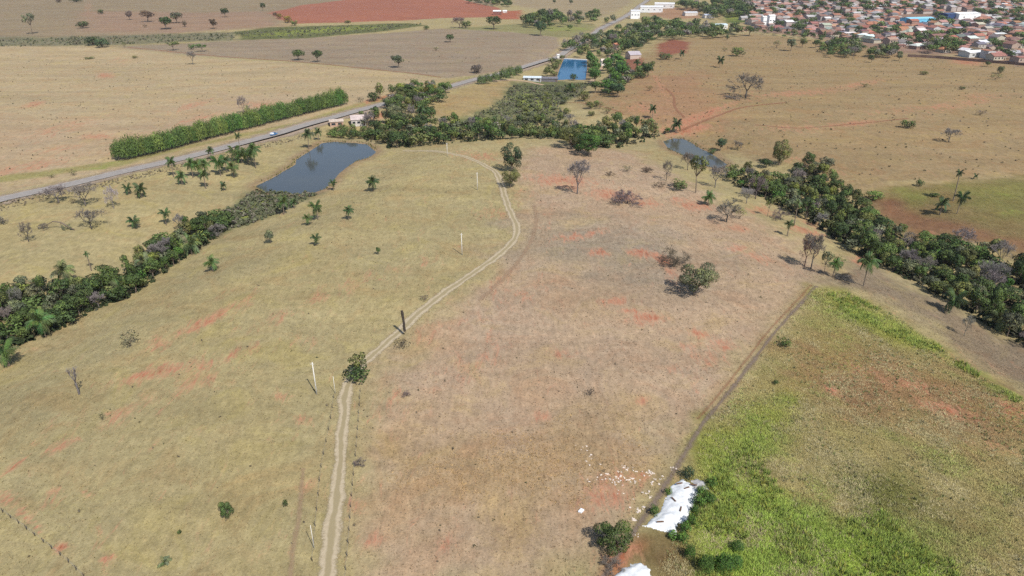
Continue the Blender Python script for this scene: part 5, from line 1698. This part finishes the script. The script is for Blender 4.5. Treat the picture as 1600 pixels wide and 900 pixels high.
for v in o.data.vertices:
    v.co.x += .12 * math.sin(v.co.y * 9)
    v.co.z += .1 * math.cos(v.co.x * 4) if v.co.z > 0 else 0
g = ground([(908, 799)])[0]
o.location, o.rotation_euler = g, (0, 0, .9)
tag(o, 'white discarded sack lying alone left of the dark bushy tree', 'litter')


# ------------------------------------------------------------------ car on the highway
def make_car(px, label):
    g = ground([px])[0]
    k = int(np.argmin((RC[:, 0] - g[0]) ** 2 + (RC[:, 1] - g[1]) ** 2))
    t = RC[k + 1] - RC[k]
    a = math.atan2(t[1], t[0])
    nrm = np.array([math.sin(a), -math.cos(a)])
    c = RC[k] + nrm * 1.8
    o = empty('pickup_truck', (c[0], c[1], float(RZ[k])), a)
    prof = [(-2.6, .45), (-2.6, 1.0), (-.6, 1.05), (-.5, 1.08), (1.2, 1.08), (2.35, .98), (2.6, .8), (2.6, .4)]
    mb = MB()
    n = len(prof)
    mb.add([(x, -.88, z) for x, z in prof] + [(x, .88, z) for x, z in prof],
           [tuple(range(n))[::-1], tuple(range(n, 2 * n))] + [(i, (i + 1) % n, n + (i + 1) % n, n + i) for i in range(n)])
    body = link('body', mb.mesh('body', M['car']), o)
    cabp = [(-.75, 1.05), (-.6, 1.68), (.75, 1.7), (1.45, 1.07)]
    mb = MB()
    mb.add([(x, -.8 + .1 * (z > 1.2), z) for x, z in cabp] + [(x, .8 - .1 * (z > 1.2), z) for x, z in cabp],
           [(3, 2, 1, 0), (4, 5, 6, 7), (0, 1, 5, 4), (1, 2, 6, 5), (2, 3, 7, 6)])
    cab = link('cab', mb.mesh('cab', M['car']), o)
    mb = MB().add([(1.40, -.66, 1.14), (1.40, .66, 1.14), (.82, .6, 1.64), (.82, -.6, 1.64)], [(0, 1, 2, 3)])
    for i, v in enumerate(mb.v):
        mb.v[i] = (v[0] + .03, v[1], v[2] + .03)
    link('windscreen', mb.mesh('windscreen', M['glass']), cab)
    for s in (-1, 1):
        mb = MB().add([(-.55, s * .80, 1.14), (1.1, s * .80, 1.14), (.68, s * .725, 1.6), (-.48, s * .725, 1.6)], [(0, 1, 2, 3)])
        link('side_window', mb.mesh('side_window', M['glass']), cab)
        link('headlight', MB().box(2.58, 2.63, s * .7 - .15, s * .7 + .15, .68, .85).mesh('headlight', M['lamp']), o)
        for x in (-1.7, 1.65):
            w = link('wheel', MB().tube([(x, s * .7, .36), (x, s * .93, .36)], [.36, .36], 14).mesh('wheel', M['tyre']), o)
            link('rim', MB().tube([(x, s * .93, .36), (x, s * .945, .36)], [.2, .19], 10).mesh('rim', M['rim']), w)
    link('cargo_box', MB().box(-2.55, -.85, -.86, .86, 1.06, 1.75).mesh('cargo_box', M['carwhite']), o)
    tag(o, label, 'truck')


make_car((419, 211), 'blue pickup truck with a white load box on the highway')


# ------------------------------------------------------------------ buildings
WALLC = [(.40, .36, .31), (.34, .26, .21), (.42, .38, .30), (.27, .25, .24), (.30, .19, .15), (.46, .45, .44)]
ROOFS = {'orange tiled': (.31, .15, .10), 'brown tiled': (.20, .115, .09), 'pale grey sheet': (.36, .34, .33), 'dark grey sheet': (.15, .145, .15), 'pinkish tiled': (.34, .20, .165), 'white sheet': (.6, .59, .58)}


def house_mb(w, d, h, rh, hip):
    """walls with gables, roof slab with eaves: two builders"""
    wl, rf = MB(), MB()
    wl.box(-w / 2, w / 2, -d / 2, d / 2, -.6, h)
    e, t = .45, .14
    x0, x1, y0, y1 = -w / 2 - e, w / 2 + e, -d / 2 - e, d / 2 + e
    i = w * .28 if hip else 0.0
    zt = h + rh
    z0 = h - rh * e / (d / 2)
    rf.add([(x0, y0, z0), (x1, y0, z0), (x1, y1, z0), (x0, y1, z0), (x0 + i, 0, zt), (x1 - i, 0, zt),
            (x0, y0, z0 + t), (x1, y0, z0 + t), (x1, y1, z0 + t), (x0, y1, z0 + t), (x0 + i, 0, zt + t), (x1 - i, 0, zt + t)],
           [(6, 7, 11, 10), (8, 9, 10, 11), (0, 4, 5, 1), (2, 5, 4, 3), (0, 1, 7, 6), (2, 3, 9, 8), (7, 8, 11), (9, 6, 10), (1, 5, 2), (3, 4, 0),
            (1, 2, 8, 7), (3, 0, 6, 9)] if hip else
           [(6, 7, 11, 10), (8, 9, 10, 11), (0, 4, 5, 1), (2, 5, 4, 3), (0, 1, 7, 6), (2, 3, 9, 8), (1, 5, 11, 7), (5, 2, 8, 11), (4, 0, 6, 10), (3, 4, 10, 9)])
    if not hip:
        for s in (-1, 1):
            wl.add([(s * w / 2, -d / 2, h), (s * w / 2, d / 2, h), (s * w / 2, 0, zt - .02)], [(0, 1, 2)])
    return wl, rf


HV = []
for k in range(10):
    W_, D_, H_ = ((9, 7, 3), (11, 8, 3.2), (8, 10, 3), (12, 9, 3.1), (7, 7, 5.6), (10, 8, 3), (14, 8, 3.4), (9, 9, 6), (8, 6, 2.8), (11, 10, 3.2))[k]
    wl, rf = house_mb(W_, D_, H_, (1.6, 1.9, .5, 2.1, .4, 1.7, .7, 1.6, .5, 2.0)[k], k in (3, 9))
    HV.append((wl, rf, wl.mesh('wall', M['wall']), rf.mesh('roof', M['roof']), W_, D_, H_))
M_WIN = MB().box(-.6, .6, -.04, .03, -.55, .55).mesh('window', M['glass'])
M_DOOR = MB().box(-.5, .5, -.05, .03, 0, 2.1).mesh('door', M['door'])


def house(p, rz, k, wallc, roofn, label, group=None, detail=False, scale=1.0, name='house', cat='house', roofc=None):
    o = empty(name, p, rz, (scale,) * 3)
    wall = link('wall', HV[k][2], o, wallc)
    link('roof', HV[k][3], o, [c * random.uniform(.85, 1.15) for c in (roofc or ROOFS[roofn])])
    if detail:
        W_, D_, H_ = HV[k][4:]
        n = 2 if W_ < 11 else 3
        for i in range(n):
            for lv in range(2 if H_ > 5 else 1):
                q = link('window', M_WIN, o)
                q.location = (-W_ / 2 + W_ * (i + .55) / (n + .6), -D_ / 2 - .012, 1.6 + lv * 2.7)
        q = link('door', M_DOOR, o)
        q.location = (W_ / 2 - 1.1, -D_ / 2 - .012, .0)
    return tag(o, label, cat, group)


# the town: blocks of lots on a turned street grid
TOWN = ground([(1172, -8), (1240, -16), (1620, -24), (1700, -24), (1700, 103), (1600, 98), (1560, 94), (1500, 86), (1450, 78), (1400, 76), (1350, 66), (1290, 60), (1240, 52), (1185, 46), (1160, 30)])[:, :2]
rr = random.Random(77)
ca, sa = math.cos(math.radians(14)), math.sin(math.radians(14))
lots = []
for bi in range(-6, 64):
    for bj in range(-14, 100):
        u = bi * 13.4 + (bi // 6) * 9
        v = bj * 13.5 + (bj // 2) * 8
        x = 300 + u * ca - v * sa * .4 + rr.uniform(-1, 1)
        y = 690 + v * ca + u * sa + rr.uniform(-1.2, 1.2)
        lots.append((x, y))
L = np.array(lots)
L = L[inside(L[:, 0], L[:, 1], TOWN)]
LZ = height(L[:, 0], L[:, 1])
lpx, lpy = project(L[:, 0], L[:, 1], LZ)
ok = (lpx > 1150) & (lpx < 1640) & (lpy > -18)
big = ((lpx > 1405) & (lpx < 1460) & (lpy > 22) & (lpy < 40)) | ((lpx > 1470) & (lpx < 1525) & (lpy > 18) & (lpy < 36)) | ((lpx > 1185) & (lpx < 1212) & (lpy > 28) & (lpy < 44))
ok &= ~big
L, LZ = L[ok], LZ[ok]
order = np.argsort(L[:, 1])
L, LZ = L[order], LZ[order]
rn = list(ROOFS)
mass = {n: (MB(), MB()) for n in rn}
ntree = 0
cnt = 0
for i, ((x, y), z) in enumerate(zip(L, LZ)):
    t = rr.random()
    if t < .19:
        if ntree < 220:
            ntree += 1
            s = rr.choice([('tree', 'dark', 'dark green'), ('tree', 'mid', 'mid green')])
            w = rr.uniform(9, 17)
            wood((x, y, float(z)), w, w * .8, s[0], s[1], s[2] + ' garden tree among the town houses', 'garden trees in the town, ' + s[2])
        continue
    k = rr.randrange(10)
    rf = rr.choices(rn, (.27, .23, .15, .13, .17, .05))[0]
    rz = math.radians(14) + rr.choice((0, 0, 0, math.pi / 2)) + rr.uniform(-.05, .05)
    wc = rr.choice(WALLC)
    sc = rr.uniform(1.1, 1.45)
    if cnt < 300:
        cnt += 1
        wn_ = {0: 'cream', 1: 'tan', 2: 'yellowish', 3: 'grey', 4: 'brick', 5: 'white'}[WALLC.index(wc)]
        house((x, y, float(z)), rz, k, wc, rf, f'{wn_} town house with {rf} roof', f'{wn_} town houses with {rf} roofs', detail=cnt <= 70, scale=sc)
    else:
        c, s_ = math.cos(rz), math.sin(rz)
        for mb, src in zip(mass[rf], HV[k][:2]):
            mb.add([(x + sc * (a * c - b * s_), y + sc * (a * s_ + b * c), z + sc * q) for a, b, q in src.v], src.f)
far_mesh = bpy.data.meshes.new('far_town_houses')
vs, fs, mi, base_n = [], [], [], 0
fm = []
for n, (a, b) in mass.items():
    fm.append(plain('far_roof_' + n.replace(' ', '_'), ROOFS[n], .85, .3, .05))
fm.append(plain('far_house_walls', (.36, .31, .28), .9, .35, .03))
for q, (n, (a, b)) in enumerate(mass.items()):
    for mb, m_ in ((a, len(fm) - 1), (b, q)):
        fs += [tuple(i + len(vs) for i in f) for f in mb.f]
        mi += [m_] * len(mb.f)
        vs += mb.v
far_mesh.from_pydata(vs, [], fs)
for m_ in fm:
    far_mesh.materials.append(m_)
far_mesh.polygons.foreach_set('material_index', mi)
far_mesh.update()
tag(link('far_town_houses', far_mesh), 'mass of small far houses at the back of the town', 'houses', kind='stuff')


def hall(px, wpx, d, h, wallc, roofc, label, name='hall', cat='building', rz=0.24, rh=1.6, windows=0, bands=None):
    p = ground([px])[0]
    w = wpx / px_per_m(p)[0]
    wl, rf = house_mb(w, d, h, rh, False)
    o = empty(name, p, rz)
    link('wall', wl.mesh('wall', M['wall']), o, wallc)
    link('roof', rf.mesh('roof', M['roof']), o, roofc)
    for i in range(windows):
        q = link('window', MB().box(-min(1.4, w / windows * .3), min(1.4, w / windows * .3), -.05, .03, -.7, .7).mesh('window', M['glass'] if bands is None else M['wall']), o, bands)
        q.location = (-w / 2 + w * (i + .5) / windows, -d / 2 - .015, h * .5)
    q = link('door', M_DOOR, o)
    q.location = (w / 2 - 1.2, -d / 2 - .02, 0)
    return tag(o, label, cat)


hall((1432, 38), 46, 22, 9, (.16, .48, .68), (.25, .55, .72), 'long blue school hall with dark blue panels in the town', windows=5, bands=(.03, .12, .26))
hall((1482, 32), 26, 20, 10, (.03, .06, .16), (.06, .09, .17), 'dark blue hall between the blue school and the white hall', windows=3)
hall((1504, 31), 40, 24, 10, (.78, .78, .76), (.74, .74, .72), 'large white vaulted hall in the town', windows=2)
hall((1192, 40), 6, 8, 13, (.8, .8, .78), (.7, .7, .68), 'slim white tower block beside the town park', windows=2, name='tower_block')
hall((1203, 39), 10, 9, 14, (.8, .8, .78), (.7, .7, .68), 'wider white tower block beside the town park', windows=2, name='tower_block')
hall((992, 29), 14, 14, 13, (.8, .8, .8), (.6, .6, .6), 'white cubic building beside the rising highway', windows=3, rz=-.1)
hall((1018, 18), 34, 40, 9, (.7, .7, .7), (.66, .66, .66), 'large pale factory shed beside the highway', name='factory_shed', rz=-.2, windows=4)
hall((1038, 12), 30, 30, 8, (.66, .64, .62), (.72, .71, .7), 'second pale factory shed on the dusty yard', name='factory_shed', rz=-.2, windows=3)
hall((1078, 24), 20, 16, 5, (.55, .5, .45), (.55, .56, .58), 'low grey roofed shed in the tree belt', name='shed', rz=.1)
hall((1107, 28), 16, 14, 5, (.6, .55, .5), (.42, .46, .55), 'bluish roofed shed in the tree belt', name='shed', rz=.1)
hall((1086, 46), 26, 12, 4, (.6, .6, .58), (.62, .62, .6), 'long pale shed behind the hillside tree belt', name='shed', rz=.1)
hall((1124, 45), 20, 14, 6, (.7, .68, .64), (.5, .6, .64), 'pale farmhouse with a bluish roof behind the tree belt', name='house', cat='house', rz=.2, windows=3)
hall((1158, 49), 14, 12, 4, (.5, .34, .26), (.44, .24, .17), 'orange tiled cottage at the top edge of the hillside', name='house', cat='house', rz=.2, windows=2)
hall((777, 23), 12, 12, 6, (.22, .1, .08), (.72, .72, .7), 'small field barn with a white roof by the ploughed red field', name='barn', cat='barn', rz=-.1)
hall((789, 20), 6, 6, 3, (.6, .55, .5), (.74, .74, .72), 'tiny white roofed hut next to the field barn', name='hut', cat='hut', rz=-.1)
hall((832, 126), 27, 7, 3, (.42, .42, .42), (.5, .56, .6), 'long shed with a pale roof beside the blue pond', name='shed', rz=-.12, windows=3, rh=1.0)
hall((858, 127), 26, 8, 3, (.14, .13, .14), (.15, .145, .16), 'long dark roofed shed beside the blue pond', name='shed', rz=-.05, rh=1.0)
hall((943, 102), 9, 8, 5, (.72, .68, .62), (.62, .52, .44), 'small white farmhouse beside the blue pond drive', name='house', cat='house', windows=2, rz=.1)
hall((963, 76), 11, 12, 5, (.62, .46, .36), (.5, .2, .12), 'red roofed farmhouse in the grove behind the blue pond', name='house', cat='house', windows=2, rz=.5)
hall((989, 91), 18, 14, 4.5, (.45, .36, .3), (.38, .34, .36), 'grey roofed barn in the red farm yard', name='barn', cat='barn', rz=.25, rh=3.0)
hall((560, 194), 22, 8, 4, (.5, .46, .42), (.46, .38, .36), 'pinkish roofed roadside house above the grey pond', name='house', cat='house', windows=3, rz=.3, rh=2.2)
hall((526, 196), 20, 6, 3.2, (.42, .28, .21), (.44, .36, .3), 'open fronted roadside stall of orange brick', name='stall', cat='stall', windows=2, rz=.3, rh=1.0)
hall((872, 93), 3, 3, 5, (.78, .76, .7), (.7, .7, .68), 'narrow white pump house at the corner of the blue pond', name='pump_house', cat='hut', rz=0, rh=.5)
hall((1518, 88), 30, 16, 5, (.5, .5, .48), (.7, .7, .7), 'white roofed workshop behind the boundary wall', name='workshop', rz=.2, windows=2)

# concrete kerb of the blue pond
L2, P2 = POND_W[1]
kb = MB()
a, b = P2[2], P2[4]
t = (b - a) / np.linalg.norm(b - a)
nn = np.array([-t[1], t[0]])
if nn[1] < 0:
    nn = -nn
q = [a, b, b + nn * 2.2, a + nn * 2.2]
kb.add([(c[0], c[1], L2 - .5) for c in q] + [(c[0], c[1], L2 + .55) for c in q], [(3, 2, 1, 0), (4, 5, 6, 7), (0, 1, 5, 4), (1, 2, 6, 5), (2, 3, 7, 6), (3, 0, 4, 7)])
tag(link('pond_dam_wall', kb.mesh('pond_dam_wall', M['concrete'])), 'pale concrete wall along the far end of the blue pond', 'wall')

# boundary wall at the town edge
W0 = ground([(1418, 89), (1460, 91), (1520, 96), (1570, 100), (1640, 106)])
bw = empty('boundary_wall', W0[0])
mm = plain('brick_wall_brown', (.13, .085, .07), .9, .3, .3)
C = resample(W0[:, :2], 14.0)
Z = height(C[:, 0], C[:, 1])
for i in range(len(C) - 1):
    t = C[i + 1] - C[i]
    ln = np.linalg.norm(t)
    q = link('wall_panel', MB().box(0, ln - .3, -.12, .12, -.8, 2.9).mesh('wall_panel', mm), bw)
    q.location = (C[i, 0] - W0[0, 0], C[i, 1] - W0[0, 1], float(Z[i]) - W0[0, 2])
    q.rotation_euler = (0, 0, math.atan2(t[1], t[0]))
    q = link('pillar', MB().box(-.3, 0, -.2, .2, -.8, 3.1).mesh('pillar', mm), bw)
    q.location = (C[i, 0] - W0[0, 0], C[i, 1] - W0[0, 1], float(Z[i]) - W0[0, 2])
    q.rotation_euler = (0, 0, math.atan2(t[1], t[0]))
tag(bw, 'long brown boundary wall along the foot of the town', 'wall')

# ------------------------------------------------------------------ woodland: the trees that show largest as objects, the rest one mass
WOOD.sort(key=lambda t: -t[0])
LITE = []
for k in range(4):
    me, LC = crown_mesh('lite', 700 + k, n=300, lobes=12, leaf=.062)
    v = np.empty(len(me.vertices) * 3, np.float32)
    me.vertices.foreach_get('co', v)
    t = np.empty(len(me.polygons), np.float32)
    me.attributes['tint'].data.foreach_get('value', t)
    nr = np.empty(len(me.polygons) * 4, np.float32)
    me.attributes['nrm'].data.foreach_get('color', nr)
    LITE.append((v.reshape(-1, 3), t, nr.reshape(-1, 4)[:, :3]))
    bpy.data.meshes.remove(me)
NIND = 205
nt_ = 0
VV, CC, NN = [], [], []
for i, (s_, p, w, h, kind, color, label, group) in enumerate(WOOD):
    if kind == 'tree':
        nt_ += 1
    if kind != 'tree' and kind != 'bare' or (kind == 'bare' and i < 420) or (kind == 'tree' and nt_ <= NIND):
        plant(kind, p, w, h, color, label, group)
        continue
    v, t, nr = LITE[i % 4]
    a = i * 1.7
    c, s2 = math.cos(a), math.sin(a)
    q = np.stack([(v[:, 0] * c - v[:, 1] * s2) * w + p[0], (v[:, 0] * s2 + v[:, 1] * c) * w + p[1], v[:, 2] * h + p[2]], 1)
    VV.append(q)
    NN.append(np.stack([nr[:, 0] * c - nr[:, 1] * s2, nr[:, 0] * s2 + nr[:, 1] * c, nr[:, 2]], 1))
    CC.append(np.array(GREENC[color])[None, :] * t[:, None] * random.uniform(.8, 1.2))
VV = np.vstack(VV)
tag(link('far_woodland', np_mesh('far_woodland', VV, np.arange(len(VV)).reshape(-1, 4), [M['farleaf']], fattr={'bcol': np.vstack(CC), 'nrm': np.vstack(NN), 'tint': np.ones(len(VV) // 4)})),
    'merging mass of far trees behind the crest, round the blue pond and through the town', 'woodland', kind='stuff')

# ------------------------------------------------------------------ thin summer haze
hz_m = bpy.data.materials.new('haze')
hz_m.use_nodes = True
ht = hz_m.node_tree
ht.nodes.remove(ht.nodes['Principled BSDF'])
pv = ht.nodes.new('ShaderNodeVolumePrincipled')
pv.inputs['Color'].default_value = (.93, .95, 1, 1)
pv.inputs['Density'].default_value = 0.00005
pv.inputs['Anisotropy'].default_value = 0.2
ht.links.new(pv.outputs[0], ht.nodes['Material Output'].inputs['Volume'])
hz = link('haze', MB().box(-5400, 5700, -700, 7400, -30, 125).mesh('haze', hz_m))
tag(hz, 'thin pale summer haze over the whole valley', 'haze', kind='stuff')
